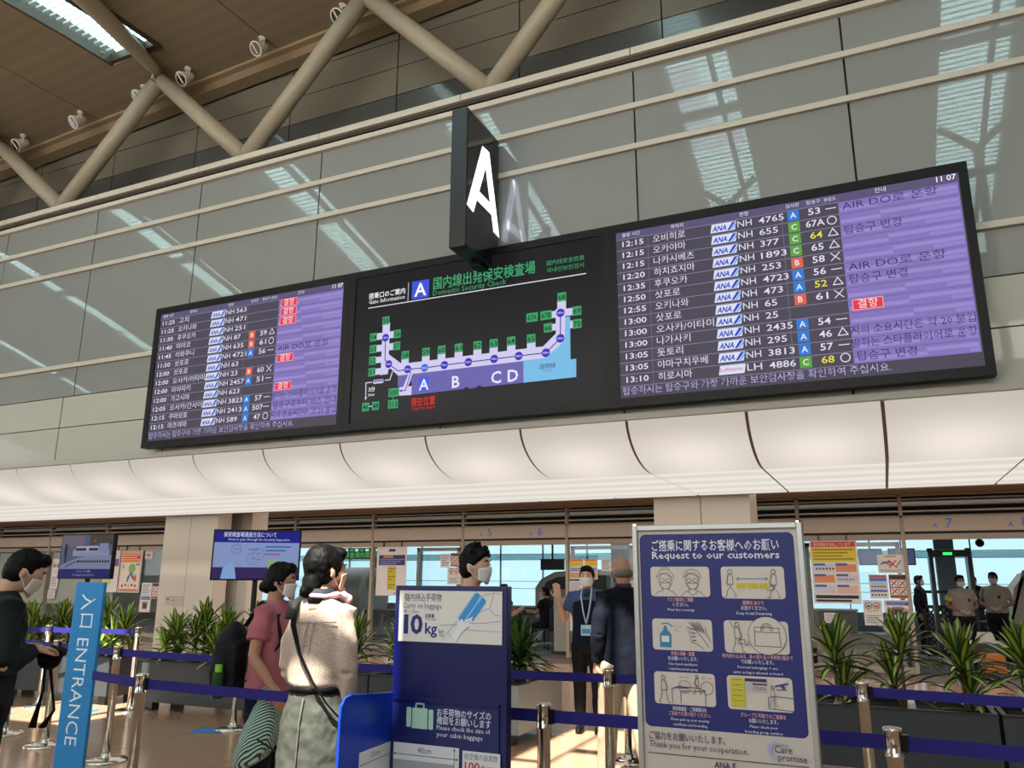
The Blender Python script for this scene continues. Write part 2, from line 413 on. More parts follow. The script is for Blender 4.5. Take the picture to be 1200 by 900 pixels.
# ledge beam under the roof edge
mb = MB(); mb.rings([[(x, 8.40, ceil_z(x, 8.4)-0.20), (x, 8.62, ceil_z(x, 8.4)-0.20), (x, 8.62, ceil_z(x, 8.4)+0.01), (x, 8.40, ceil_z(x, 8.4)+0.01)] for x in (-28, 3, 12)])
struct(mb.build('trim_3', mat('edge_beam_paint', '#8a7559', rough=0.5)))
mb = MB(); mb.rings([[(x, 8.3, ceil_z(x, 8.4)-0.055), (x, 8.42, ceil_z(x, 8.4)-0.055), (x, 8.42, ceil_z(x, 8.4)+0.01), (x, 8.3, ceil_z(x, 8.4)+0.01)] for x in (-28, 3, 12)])
struct(mb.build('trim_4', mat('edge_beam_light', '#967f62', rough=0.5)))

# ------------------------------------------------------------------ hall behind the camera and its sides (seen only in reflections)
M_hall = mat('hall_wall', '#b0aaa0', rough=0.6)
wb = struct(box('wall_back', M_hall, -32, 14, -10, -9.9, 0, 5.9))
for i in range(12): box('window_pane', mat('window_bright', '#9fb3b5', rough=0.2, spec=0.6), -26+3*i, -23.4+3*i, -9.9, -9.86, 1.0, 4.6, wb)
mb = MB(); mb.add([(-32, -10, 0), (-32, 14, 0), (-32, 14, 11), (-32, -10, 11)], [(0,1,2,3)])
struct(MB().box(-32, -31.9, -10, 15, 0, 11).build('wall_left', M_hall)); struct(MB().box(14, 14.1, -10, 15, 0, 11).build('wall_right', M_hall))

# ------------------------------------------------------------------ columns
def column(x0, x1, y0, y1):
    o = struct(MB().box(x0+0.01, x1-0.01, y0+0.01, y1-0.01, 0, 2.9).build('wall_column', M_dark))
    mid = (x0+x1)/2
    for a, b in ((x0, mid-0.004), (mid+0.004, x1)):
        box('panel', M_plate, a, b, y0, y0+0.02, 0, 2.9, o, bevel=0.003)
    box('panel', M_plate, x1-0.02, x1, y0+0.022, y1, 0, 2.9, o, bevel=0.003)
    box('panel', M_plate, x0, x0+0.02, y0+0.022, y1, 0, 2.9, o, bevel=0.003)
    return o
column(-11.44, -10.22, 10.3, 10.62)
struct(box('wall_recess', M_plate, -10.26, -10.02, 10.9, 11.3, 0, 2.88)); struct(box('wall_recess.001', M_plate, -11.0, -10.27, 10.9, 11.3, 0, 2.88))
column(-2.68, -1.46, 10.3, 10.95)
column(7.3, 8.5, 10.3, 11.5)
# soffit beyond the cove
struct(box('ceiling_soffit', mat('brown_soffit', '#8d7a68', rough=0.6), -32, 14, 10.24, 15.2, 2.88, 3.0))
struct(box('ceiling_slab', M_hall, -32, 14, 7.4, 10.24, 3.3, 3.4))
struct(box('trim_5', mat('cove_back_edge', '#a08f7b', rough=0.5), -32, 14, 10.2, 10.24, 2.51, 3.3))

# ------------------------------------------------------------------ backlit cove
mc = bpy.data.materials.new('cove_diffuser'); mc.use_nodes = True; nt = mc.node_tree; nt.nodes.clear()
def N(t, **k):
    n = nt.nodes.new(t)
    for a, v in k.items(): setattr(n, a, v)
    return n
tc = N('ShaderNodeTexCoord'); sp = N('ShaderNodeSeparateXYZ'); nt.links.new(tc.outputs['Object'], sp.inputs[0])
def math_(op, a, b=None, c=None):
    n = N('ShaderNodeMath', operation=op)
    for i, v in enumerate((a, b, c)):
        if v is None: continue
        if isinstance(v, (int, float)): n.inputs[i].default_value = v
        else: nt.links.new(v, n.inputs[i])
    return n.outputs[0]
# lamp tubes sit low behind the diffuser: brightest about z = 2.62, softer to the top
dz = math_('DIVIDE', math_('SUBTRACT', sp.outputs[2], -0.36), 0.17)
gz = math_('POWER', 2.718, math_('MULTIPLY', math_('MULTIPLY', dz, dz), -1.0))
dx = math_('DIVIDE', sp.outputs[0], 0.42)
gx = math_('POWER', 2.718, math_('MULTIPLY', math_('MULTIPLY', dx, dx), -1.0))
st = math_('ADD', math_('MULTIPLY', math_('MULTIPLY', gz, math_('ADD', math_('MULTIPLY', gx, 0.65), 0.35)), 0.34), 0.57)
em = N('ShaderNodeEmission'); em.inputs[0].default_value = (1.0, 0.91, 0.815, 1); nt.links.new(st, em.inputs[1])
gl = N('ShaderNodeBsdfGlossy'); gl.inputs['Roughness'].default_value = 0.3
mx = N('ShaderNodeMixShader'); mx.inputs[0].default_value = 0.03
ou = N('ShaderNodeOutputMaterial'); nt.links.new(em.outputs[0], mx.inputs[1]); nt.links.new(gl.outputs[0], mx.inputs[2]); nt.links.new(mx.outputs[0], ou.inputs[0])
ms = bpy.data.materials.new('cove_soffit_diffuser'); ms.use_nodes = True; nt = ms.node_tree; nt.nodes.clear()
tc = N('ShaderNodeTexCoord'); sp = N('ShaderNodeSeparateXYZ'); nt.links.new(tc.outputs['Object'], sp.inputs[0])
sn = math_('SINE', math_('MULTIPLY', sp.outputs[1], 2*pi/0.56))
st = math_('ADD', math_('MULTIPLY', sn, 0.07), 0.80)
em = N('ShaderNodeEmission'); em.inputs[0].default_value = (1.0, 0.93, 0.85, 1); nt.links.new(st, em.inputs[1])
ou = N('ShaderNodeOutputMaterial'); nt.links.new(em.outputs[0], ou.inputs[0])
cove = thing('cove_light', 'long backlit white cove of curved panels running under the display boards', 'light')
CX = 1.092
prof = [(7.95 - 0.88*cos(radians(t)), 2.97 - 0.45*sin(radians(t))) for t in range(0, 91, 6)]
hw = CX/2 - 0.015
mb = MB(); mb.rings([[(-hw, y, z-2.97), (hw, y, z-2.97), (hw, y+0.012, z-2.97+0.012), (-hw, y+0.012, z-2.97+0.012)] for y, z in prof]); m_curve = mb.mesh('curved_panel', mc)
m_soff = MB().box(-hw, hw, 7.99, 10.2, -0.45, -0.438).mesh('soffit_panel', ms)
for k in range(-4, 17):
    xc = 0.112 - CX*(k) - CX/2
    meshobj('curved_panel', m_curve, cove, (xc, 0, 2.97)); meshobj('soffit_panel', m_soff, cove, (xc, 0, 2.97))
mb = MB()
mb.rings([[(-18.5, y+0.03, z+0.03), (5, y+0.03, z+0.03), (5, y+0.05, z+0.05), (-18.5, y+0.05, z+0.05)] for y, z in prof]); mb.box(-18.5, 5, 7.9, 10.2, 2.55, 2.57)
mb.build('backing', mat('cove_joint', '#5b4336', rough=0.7), cove)

# ------------------------------------------------------------------ glazed partition of the inspection area
YP = 15.0
MU = [-27.9, -25.6, -23.2, -20.95, -18.75, -16.5, -14.5, -12.45, -10.28, -8.01, -5.68, -3.6, -1.32, 0.33, 2.6, 4.9, 7.2, 9.5, 11.8]
M_frame = mat('partition_frame', '#a39482', rough=0.45)
M_lintel = mat('lintel_panel', '#bcae9e', rough=0.45)
part = struct(bpy.data.objects.new('wall_partition', None)); COL.objects.link(part)
G_ = glass('clear_glass', (0.95, 0.975, 0.97))
for a, b in zip(MU, MU[1:]):
    box('lintel', M_lintel, a+0.012, b-0.012, YP-0.02, YP+0.06, 2.265, 2.50, part, bevel=0.003)
    box('header', M_frame, a+0.03, b-0.03, YP, YP+0.06, 2.13, 2.225, part)
    if not (-8.01 <= a < -5.7 or 0.3 <= a < 2.5):       # the two entrances stay open
        MB().box(a+0.03, b-0.03, YP+0.02, YP+0.032, 0.1, 2.13).build('glass_pane', G_, part)
        box('bottom_rail', M_frame, a+0.03, b-0.03, YP, YP+0.06, 0, 0.10, part)
    for z in (2.60, 2.70, 2.80):
        box('louvre', mat('louvre_metal', '#a79c8c', rough=0.4, metal=0.4), a+0.025, b-0.025, YP-0.02, YP+0.1, z-0.012, z+0.012, part)
box('louvre_blackout', M_dark, -31, 13, YP+0.35, YP+0.4, 2.5, 3.04, part)  # added dark sheet keeps the gaps between the slats black
for x in MU: box('mullion', M_frame, x-0.03, x+0.03, YP-0.03, YP+0.09, 0, 2.88, part, bevel=0.003)
box('rail', M_dark, -30, 13, YP+0.0, YP+0.05, 2.225, 2.265, part); box('rail', M_frame, -30, 13, YP-0.03, YP+0.05, 2.50, 2.53, part)
box('rail', M_frame, -30, 13, YP-0.03, YP+0.05, 2.85, 2.88, part)
# thin door frames inside the bays
for x0, x1 in ((-9.15, -8.1), (-5.62, -4.35), (-1.25, 0.26)):
    for a, b, c, d in ((x0, x0+0.07, 0.1, 2.1), (x1-0.07, x1, 0.1, 2.1), (x0, x1, 2.03, 2.1), (x0, x1, 0.1, 0.35)):
        box('door_frame', mat('door_frame_paint', '#8a8175', rough=0.5), a, b, YP+0.036, YP+0.09, c, d, part)
# frosted panels at the far left
for x0, x1 in ((-23.1, -21.05), (-20.85, -18.85), (-18.65, -18.35)):
    box('frosted_panel', mat('frosted_panel', '#a9aaa1', rough=0.4), x0, x1, YP+0.06, YP+0.08, 0.75, 2.1, part)
# gate numbers on the lintel
a_ = Art(YP-0.0215)
for t, xc in (('5', -7.38), ('6', -6.25), ('7', 1.03), ('8', 2.10)):
    a_.text(t, xc, 2.315, 0.16, '#3f74ea', 'C'); a_.text('A', xc-0.20, 2.315, 0.085, '#4a72d8', 'C')
for t, xc in (('1', -22.75), ('2', -21.65)):
    a_.text(t, xc, 2.325, 0.14, '#948b84', 'C'); a_.text('A', xc-0.17, 2.325, 0.08, '#948b84', 'C')
a_.build(part)

# ------------------------------------------------------------------ inspection area shell
struct(box('ceiling_inspection', mat('inspection_ceiling', '#8f9490', rough=0.6), -32, 14, 15.2, 34.2, 3.05, 3.15))
struct(box('wall_inspection_left', M_hall, -32, -31.9, 15, 34, 0, 3.1)); struct(box('wall_inspection_right', M_hall, 14, 14.1, 15, 34, 0, 3.1))
win = struct(bpy.data.objects.new('window_1', None)); COL.objects.link(win)
M_wf = mat('window_frame_paint', '#c3d0d2', rough=0.5)
G2 = glass('tinted_outer_glass', (0.53, 0.60, 0.61), ior=1.3)
x = -31.0
while x < 13:
    MB().box(x+0.03, x+2.09, 34, 34.02, 0, 3.05).build('glass_pane', G2, win)
    box('mullion', M_wf, x-0.025, x+0.025, 33.95, 34.06, 0, 3.05, win)
    x += 2.12
MB().box(-31, 13, 33.94, 33.96, 2.26, 2.52).build('spandrel_glass', glass('spandrel_glass', (0.50, 0.60, 0.61)), win)
for z0, z1 in ((0.0, 0.25), (0.98, 1.0), (1.30, 1.32), (2.25, 2.27), (2.51, 2.53), (2.97, 3.05)): box('transom', M_wf, -31, 13, 33.93, 34.05, z0, z1, win)
struct(box('floor_apron', mat('apron', '#8f989b', rough=0.9), -120, 100, 34.1, 160, -4.2, -4.0))
for xx in (1.40, -8.6, -18.6): struct(box('wall_pillar', mat('pillar_grey', '#7f8b8b', rough=0.6), xx, xx+0.5, 27, 27.6, 0, 3.05))
# ------------------------------------------------------------------ steel truss on the ledge
truss = thing('steel_truss', 'beige tubular steel zigzag truss standing on the wall ledge under the roof', 'truss')
TY = 7.86
for k in range(-2, 5):
    xn = -9.88 + 3.96*k - 3.96; zn = 9.22 + 0.055*(xn + 9.88)
    for s_ in (-1, 1):
        MB().tube([(xn + s_*1.98, TY, 7.42), (xn + s_*0.07, TY, zn)], 0.128, 24).build('strut', M_tube, truss, smooth=True)
    MB().tube([(xn + 1.98, TY, 6.80), (xn + 1.98, TY, 7.50)], 0.13, 24).build('stub', M_tube, truss, smooth=True)
    b = MB(); b.box(xn-0.02, xn+0.02, TY-0.16, TY+0.10, zn-0.02, zn+0.20); b.tube([(xn-0.06, TY-0.05, zn+0.13), (xn+0.06, TY-0.05, zn+0.13)], 0.05, 12)
    b.build('node_plate', M_tube, truss)
    ys = [7.95, 7.5, 6.9, 6.3, 5.6, 5.0, 4.6]
    MB().tube([(xn + 0.31*(7.95-y), y, ceil_z(xn, y) - 0.09) for y in ys], [0.06, 0.10, 0.125, 0.135, 0.13, 0.11, 0.06], 20).build('chord', M_tube, truss, smooth=True)
# slim branching columns at the far end of each chord (seen in the glass)
for k in range(0, 7):
    xn = -13.84 + 3.96*(k-1); zr = ceil_z(xn, 0.9)
    t = thing('branching_column', 'slim beige column forking in two under the louvred skylight strip', 'column', (xn, 0.55, 0), 0, 'branching columns behind the camera')
    MB().tube([(0, 0, 4.5), (0, 0, zr-0.75)], 0.075, 14).build('trunk', M_tube, t, smooth=True)
    for s_ in (-1, 1): MB().tube([(0, 0, zr-0.8), (s_*0.52, 0.1, zr-0.38)], 0.06, 12).build('branch', M_tube, t, smooth=True)
    MB().box(-2.0, 2.0, -0.12, 0.12, 4.2, 4.5).build('foot_beam', M_tube, t)

# spotlights
SPX = [(-13.42, 'leftmost, beside the far left truss node'), (-11.93, 'second from the left, at the roof seam'), (-10.42, 'just left of the middle truss node'),
       (-9.44, 'just right of the middle truss node'), (-7.92, 'second from the right, at the roof seam'), (-6.42, 'rightmost, left of the top truss corner')]
for i, (x, l) in enumerate(SPX):
    t = thing('spotlight', 'small round white ceiling spotlight, ' + l, 'spotlight', (x, 7.98, ceil_z(x, 7.98)), radians(-20), 'spotlights under the roof edge')
    M_sp = mat('spotlight_white', '#d9cfbf', rough=0.4)
    MB().cyl(0, 0, 0.05, -0.03, 0.0).build('base_plate', M_sp, t)
    b = MB(); b.tube([(-0.09, 0, -0.17), (-0.09, 0, -0.06), (0, 0, -0.03), (0.09, 0, -0.06), (0.09, 0, -0.17)], 0.012, 8); b.build('yoke', M_sp, t)
    dirv = Vector((0.1, -0.75, -0.65)).normalized(); c = Vector((0, 0, -0.17))
    MB().tube([c - dirv*0.11, c - dirv*0.05, c + dirv*0.03, c + dirv*0.12], [0.05, 0.075, 0.095, 0.115], 24).build('housing', M_sp, t, smooth=False)
    b = MB(); b.tube([c + dirv*0.121, c + dirv*0.125], [0.095, 0.095], 24); b.build('lens', mat('spot_lens', '#2a2622', rough=0.15, spec=0.8), t)
    u = dirv.cross(Vector((1, 0, 0))).normalized(); b = MB()
    b.tube([c + dirv*0.13 - u*0.08, c + dirv*0.13 + u*0.08], 0.012, 8); b.build('cross_bar', M_sp, t)
# cable stay
t = thing('cable_stay', 'thin steel cable stay with a fork end under the wooden roof', 'cable', (-10.55, 7.05, 9.42))
MB().tube([(0, 0, 0), (-0.5, -0.45, 0.0), (-2.6, -1.7, -0.15)], 0.012, 8).build('cable', M_steel, t)
b = MB(); b.tube([(0.12, 0.10, 0.02), (-0.02, -0.02, 0)], 0.022, 8); b.tube([(0.10, 0.02, 0.02), (0.20, 0.12, 0.04), (0.12, 0.14, 0.04)], 0.014, 8); b.build('fork_end', M_tube, t)

# ------------------------------------------------------------------ departure boards
HANGUL_R = [('12:15','오비히로','4765','A','53','-'),('12:15','오카야마','655','C','67A','O'),('12:15','나카시베츠','377','C','64*','^'),('12:20','하치죠지마','1893','C','65','^'),
 ('12:35','후쿠오카','253','B','58','X'),('12:50','삿포로','4723','A','56','-'),('12:55','오키나와','473','A','52*','^'),('13:00','삿포로','65','B','61','X'),
 ('13:00','오사카/이타미','25','','',''),('13:00','나가사키','2435','A','54','-'),('13:05','돗토리','295','A','46','^'),('13:05','야마구치우베','3813','A','57','-'),('13:10','히로시마','4886','C','68*','O')]
HANGUL_L = [('11:25','고치','563','','',''),('11:25','오키나와','471','','',''),('11:30','후쿠오카','251','','',''),('11:40','미야코','87','B','59','^'),('11:45','이와쿠니','635','B','61','O'),
 ('11:50','삿포로','4721','A','56','-'),('12:00','삿포로','63','','',''),('12:00','오사카/이타미','23','B','60','X'),('12:00','미야자키','2457','A','51','-'),('12:00','가고시마','623','','',''),
 ('12:05','오사카/간사이','3823','A','57','-'),('12:15','쿠마모토','2413','A','507','-'),('12:15','마츠야마','589','A','47','O')]
NOTE_R = {0: 'AIR DO로 운항', 2: '탑승구 변경', 5: 'AIR DO로 운항', 6: '탑승구 변경', 8: '#결항', 10: '지의 소요시간은 약 20 분입', 11: '발하는 스타플라이어로 운항', 12: '탑승구 변경'}
NOTE_L = {0: '#결항', 1: '#결항', 2: '#결항', 5: 'AIR DO로 운항', 6: '#결항', 9: '#결항', 10: '발하는 스타플라이어로 운항', 11: '탑승구로부터 버스 안내', 12: '지의 소요시간은 약 20 분입'}
WHITE, DIM, LAV = '#e6e0f2', '#3c3946', '#8777bd'
def board(name, label, x0, x1, rows, notes, xc):
    """x0..x1 outer frame; xc maps column positions"""
    t = thing(name, label, 'display', ((x0+x1)/2, 6.90, 3.02), 0, 'departure boards')
    ox, oz = (x0+x1)/2, 3.02
    MB().box(x0-ox, x1-ox, 0.0, 0.10, 0, 1.81).build('case', M_black, t, bevel=0.006)
    sx0, sx1, sz0, sz1 = xc['s0']-ox, xc['s1']-ox, 3.10-oz, 4.745-oz
    b = MB(); bw = 0.02
    for q in ((x0-ox, sx0, -0.018, 0, 0, 1.81), (sx1, x1-ox, -0.018, 0, 0, 1.81), (sx0, sx1, -0.018, 0, 0, sz0), (sx0, sx1, -0.018, 0, sz1, 1.81)): b.box(*q)
    b.build('bezel', M_black, t)
    m = mat('board_dark_lit', '#08070a', rough=0.4, spec=0.1, emit=1.0, emit_col='#4b4654')
    scr = MB().box(sx0, sx1, -0.004, 0, sz0, sz1).build('screen', m, t)
    a = Art(-0.005, 0.0002); X = lambda v: v - ox
    a.rect(sx0, sx1, 4.672-oz, sz1, '#5e5578')
    zr = lambda i: 4.592 - 0.1121*i - oz      # baseline of row i
    for i in range(14):
        z = 4.668 - 0.1121*i - oz; a.rect(sx0, X(xc['lav']), z-0.003, z+0.003, '#8d86a0', layer=2)
    a.l = 2
    a.rect(X(xc['lav']), sx1-0.01, 3.215-oz, 4.668-oz, LAV, layer=3)
    for i in range(13):      # brighter band steps of the row cells
        z = 4.668 - 0.1121*i - oz; rr = random.Random(i)
        a.rect(X(xc['lav'])+0.01, sx1-0.02, z-0.008, z-0.002, '#6c5fa0', layer=4)
        xm = X(xc['lav']) + 0.30 + 0.02*i; a.rect(xm, sx1-0.02, z-0.060, z-0.028, '#9b8bd0', layer=5); a.rect(X(xc['lav'])+0.01, xm, z-0.092, z-0.060, '#9b8bd0', layer=5)
        xm += 0.30; a.rect(xm, sx1-0.02, z-0.100, z-0.068, '#9585ca', layer=6)
    a.l = 6
    for v in (xc['dest']-0.05, xc['let']-0.10): a.rect(X(v), X(v)+0.006, 3.22-oz, 4.66-oz, '#736c86', layer=3)
    hz = 4.695 - oz
    for s_, key, h in (('출발 시간','time',.032), ('목적지','h_dest',.032), ('편명','h_fl',.032), ('검사장','let',.030), ('탑승구','gate',.030), ('혼잡도','mark',.026), ('안내','h_note',.036)):
        a.text(s_, X(xc[key]), hz, h, WHITE, 'C' if key != 'time' else 'L')
    a.text('11 07', sx1-0.02, hz-0.004, 0.048, '#ffffff', 'R', bold=0.01)
    for i, (tm_, ds, nr, lt, gt, mk) in enumerate(rows):
        z = zr(i); a.l = 7
        a.text(tm_, X(xc['time']), z, 0.054, WHITE, 'L', width=0.21, bold=0.012)
        a.text(ds, X(xc['dest']), z-0.002, 0.058, WHITE, 'L', width=0.072*min(len(ds), 7) + 0.02)
        x = X(xc['logo']); 
        a.poly([(x+0.015, z-0.016), (x+0.235, z-0.016), (x+0.25, z+0.068), (x+0.03, z+0.068)][::1], '#dfe3f6', layer=8)
        a.l = 9
        if rows is HANGUL_R and i == 12: a.text('Lufthansa', x+0.03, z+0.012, 0.036, '#c7567c', 'L', width=0.19)
        else:
            a.text('ANA', x+0.03, z-0.002, 0.05, '#2c49c8', 'L', bold=0.03, slant=0.25, width=0.13)
            a.poly([(x+0.165, z-0.010), (x+0.190, z-0.010), (x+0.245, z+0.062), (x+0.215, z+0.062)], '#2c49c8', layer=10); a.poly([(x+0.20, z-0.010), (x+0.214, z-0.010), (x+0.255, z+0.045), (x+0.245, z+0.05)], '#58a0e8', layer=10)
        a.l = 10
        a.text('LH' if rows is HANGUL_R and i == 12 else 'NH', x+0.26, z, 0.062, WHITE, 'L', width=0.125)
        a.text(nr, X(xc['num']), z, 0.058, WHITE, 'L', width=0.056*len(nr)-0.008, bold=0.006)
        if lt:
            c = {'A': '#2f7fd8', 'B': '#e2674c', 'C': '#5fa83e'}[lt]; xl = X(xc['let'])
            a.rect(xl-0.048, xl+0.048, z-0.024, z+0.070, c, layer=11); a.l = 12; a.text(lt, xl, z, 0.052, '#f4f0ff', 'C', bold=0.01)
            y_ = gt.endswith('*'); g_ = gt.rstrip('*'); a.text(g_, X(xc['gate']), z, 0.060, '#e8e040' if y_ else WHITE, 'C', width=0.055*len(g_)-0.01, bold=0.01)
            xm = X(xc['mark']); zc = z + 0.030
            if mk == '-': a.line([(xm-0.04, zc), (xm+0.04, zc)], 0.008, WHITE)
            elif mk == 'O': a.ring(xm, zc, 0.036, 0.008, WHITE)
            elif mk == '^': a.line([(xm-0.038, zc-0.028), (xm+0.038, zc-0.028), (xm, zc+0.036)], 0.008, WHITE, close=True)
            elif mk == 'X': a.line([(xm-0.034, zc-0.034), (xm+0.034, zc+0.034)], 0.008, WHITE); a.line([(xm-0.034, zc+0.034), (xm+0.034, zc-0.034)], 0.008, WHITE)
        if i in notes:
            n = notes[i]; x = X(xc['lav'])
            if n[0] == '#': a.rrect(x+0.03, x+0.27, z-0.026, z+0.074, 0.01, '#e83a4a'); a.line([(x+0.035,z-0.02),(x+0.265,z-0.02),(x+0.265,z+0.069),(x+0.035,z+0.069)], 0.005, '#f6c8d8', close=True); a.text(n[1:], x+0.15, z-0.002, 0.062, '#ffe9f2', 'C')
            else: a.text(n, x+(0.03 if len(n) < 13 else 0.0), z-0.002, 0.062, '#3e3566', 'L', width=min(0.073*len(n), sx1-x-0.02))
    a.l = 13
    a.text('탑승하시는 탑승구와 가장 가까운 보안검사장을 확인하여 주십시요.', sx0+0.03, 3.135-oz, 0.058, '#b7aae0', 'L', width=2.24)
    a.build(scr, emit=0.95)
    return t
xr = dict(s0=-2.066, s1=0.857, time=-2.004, dest=-1.705, logo=-1.18, num=-0.735, let=-0.440, gate=-0.265, mark=-0.130, lav=-0.068, h_dest=-1.47, h_fl=-0.86, h_note=0.27)
xl = {k: v - 6.087 for k, v in xr.items()}
xl.update(s0=-8.120, s1=-5.265, time=-8.074, dest=-7.79, logo=-7.27, num=-6.85, let=-6.57, gate=-6.395, mark=-6.27, lav=-6.195, h_dest=-7.56, h_fl=-6.95, h_note=-5.88)
board('departure_board', 'right departure board with lavender notes column and 12:15 to 13:10 flights', -2.128, 0.925, HANGUL_R, NOTE_R, xr)
board('departure_board', 'left departure board with red cancelled boxes and 11:25 to 12:15 flights', -8.20, -5.185, HANGUL_L, NOTE_L, xl)

# ------------------------------------------------------------------ gate map display
t = thing('map_display', 'black gate map display with green gate numbers hanging between the two departure boards', 'display', (-3.656, 6.90, 3.02))
ox, oz = -3.656, 3.02
MB().box(-1.527, 1.527, 0.0, 0.10, 0, 1.81).build('case', M_black, t, bevel=0.006)
b = MB()
for q in ((-1.527, -1.44, -0.018, 0, 0, 1.81), (1.44, 1.527, -0.018, 0, 0, 1.81), (-1.44, 1.44, -0.018, 0, 0, 0.075), (-1.44, 1.44, -0.018, 0, 1.73, 1.81)): b.box(*q)
b.build('bezel', M_black, t)
scr = MB().box(-1.44, 1.44, -0.004, 0, 0.075, 1.73).build('screen', mat('map_screen', '#050506', rough=0.3, spec=0.12, emit=1.0, emit_col='#17161a'), t)
a = Art(-0.005, 0.0001); S = lambda *ps: [(p[0]-ox, p[1]-oz) for p in ps]
T = lambda s_, x, z, h, c, al='L', **k: a.text(s_, x-ox, z-oz, h, c, al, **k)
GR, WB, PU, BL = '#3fa56d', '#d6d0f4', '#6f67b0', '#7cc0ea'
T('搭乗口のご案内', -4.922, 4.492, 0.052, '#ffffff', width=0.47, bold=0.01); T('Gate Information', -4.92, 4.428, 0.048, '#ffffff', width=0.465)
a.line(S((-4.919, 4.383), (-2.381, 4.383)), 0.010, '#e8e4f4'); a.line(S((-4.412, 4.39), (-4.412, 4.604)), 0.007, '#cfcbd8')
a.rrect(-4.365-ox, -4.152-ox, 4.402-oz, 4.606-oz, 0.008, '#3d55dc'); T('A', -4.259, 4.432, 0.145, '#ffffff', 'C', bold=0.02)
T('国内線出発保安検査場', -4.10, 4.485, 0.105, GR, width=1.185, bold=0.012); T('Domestic Security Check', -4.10, 4.408, 0.060, GR, width=0.86)
T('国内线安全检查', -2.792, 4.535, 0.040, GR, width=0.40); T('국내선보안검사', -2.792, 4.458, 0.040, GR, width=0.40)
# pier and terminal body in white, built of strips
def strip(x0, x1, z0, z1): a.rect(x0-ox, x1-ox, z0-oz, z1-oz, WB, layer=10)
strip(-4.722, -4.628, 3.60, 4.18)
for z in (4.037, 3.902): strip(-4.79, -4.575, z-0.038, z+0.038)
for z in (3.772, 3.642): strip(-4.79, -4.70, z-0.035, z+0.035)
a.poly(S((-4.722, 3.59), (-4.722, 3.70), (-4.628, 3.82), (-4.46, 3.695), (-2.835, 3.695), (-2.70, 3.81), (-2.70, 4.06), (-2.60, 4.06), (-2.60, 3.72), (-2.765, 3.57), (-4.50, 3.57), (-4.60, 3.66)), WB, layer=11)
for x in (-4.419, -4.165, -3.976, -3.775, -3.557, -3.374, -3.179, -2.962): strip(x-0.046, x+0.046, 3.66, 3.757)
strip(-2.74, -2.66, 3.843, 3.912); strip(-2.74, -2.66, 3.972, 4.044); strip(-2.682, -2.590, 4.02, 4.145); strip(-2.62, -2.525, 3.975, 4.050); strip(-2.60, -2.525, 3.843, 3.920)
a.poly(S((-4.50, 3.57), (-3.045, 3.57), (-3.045, 3.35), (-3.488, 3.35), (-3.535, 3.372), (-3.56, 3.352), (-3.64, 3.345), (-3.674, 3.372), (-3.707, 3.35), (-4.325, 3.343), (-4.325, 3.49), (-4.448, 3.40), (-4.50, 3.46)), PU, layer=12)
a.poly(S((-3.045, 3.575), (-2.822, 3.575), (-2.70, 3.655), (-2.607, 3.732), (-2.60, 3.965), (-2.55, 3.967), (-2.551, 3.532), (-2.493, 3.532), (-2.496, 3.351), (-3.045, 3.35)), BL, layer=12)
a.poly(S((-4.36, 3.60), (-4.31, 3.60), (-4.37, 3.44), (-4.325, 3.44), (-4.325, 3.343), (-4.479, 3.350), (-4.479, 3.44), (-4.43, 3.44)), WB, layer=13)
a.l = 14
nod = [(-4.679, 4.012), (-4.672, 3.76), (-4.624, 3.71), (-4.50, 3.622), (-4.384, 3.627), (-4.175, 3.62), (-3.939, 3.625), (-3.66, 3.626), (-3.367, 3.627), (-3.097, 3.627), (-2.807, 3.627), (-2.653, 3.755), (-2.649, 4.015)]
a.line(S(*nod), 0.010, '#2d2478')
a.line(S((-4.34, 3.60), (-4.40, 3.40), (-4.46, 3.40)), 0.009, '#2d2478'); a.poly(S((-4.475, 3.40), (-4.445, 3.416), (-4.445, 3.384)), '#2d2478')
a.line(S((-4.572, 3.62), (-4.60, 3.535), (-4.66, 3.535)), 0.012, WB)
for i, n in enumerate(nod):
    if i in (1, 3): continue
    lab = {0: '100m', 2: '100m', 4: '45m', 5: '0m', 6: '70m', 7: '150m', 8: '300m', 9: '300m', 10: '500m', 11: '400m', 12: '300m'}[i]
    (x, z), = S(n); a.disc(x, z, 0.044, '#3a2fc0' if i != 5 else '#4a6af0', layer=16); a.l = 17; a.text(lab, x, z-0.010, 0.022, '#e8e4ff', 'C', width=0.064)
labs = {'55':(-4.683,4.207),'54':(-4.836,4.037),'56':(-4.532,4.037),'53':(-4.832,3.902),'57':(-4.532,3.902),'52':(-4.833,3.772),'58':(-4.419,3.786),'51':(-4.835,3.642),'59':(-4.165,3.791),'60':(-3.976,3.792),'61':(-3.775,3.791),'62':(-3.557,3.791),'63':(-3.374,3.79),'64':(-3.179,3.791),'65':(-2.962,3.79),'66':(-2.782,3.879),'67A':(-2.951,4.01),'67B':(-2.80,4.011),'68':(-2.633,4.178),'69':(-2.479,4.013),'70':(-2.478,3.881),'500':(-4.548,3.391),'513':(-4.548,3.265),'46':(-4.893,3.263),'48':(-4.768,3.265)}
for k, (x, z) in labs.items():
    w_ = 0.062 if len(k) == 3 else 0.045; a.rect(x-w_-ox, x+w_-ox, z-0.046-oz, z+0.046-oz, GR, layer=18); a.l = 19; a.text(k, x-ox, z-0.028-oz, 0.055, '#0b1810', 'C', width=w_*1.6, bold=0.01)
a.line(S((-4.85, 3.264), (-4.81, 3.264)), 0.010, WB); a.line(S((-4.548, 3.345), (-4.548, 3.31)), 0.010, GR)
a.line(S((-4.83, 3.53), (-4.905, 3.53), (-4.898, 3.36)), 0.012, WB); a.poly(S((-4.898, 3.335), (-4.915, 3.37), (-4.881, 3.37)), WB)
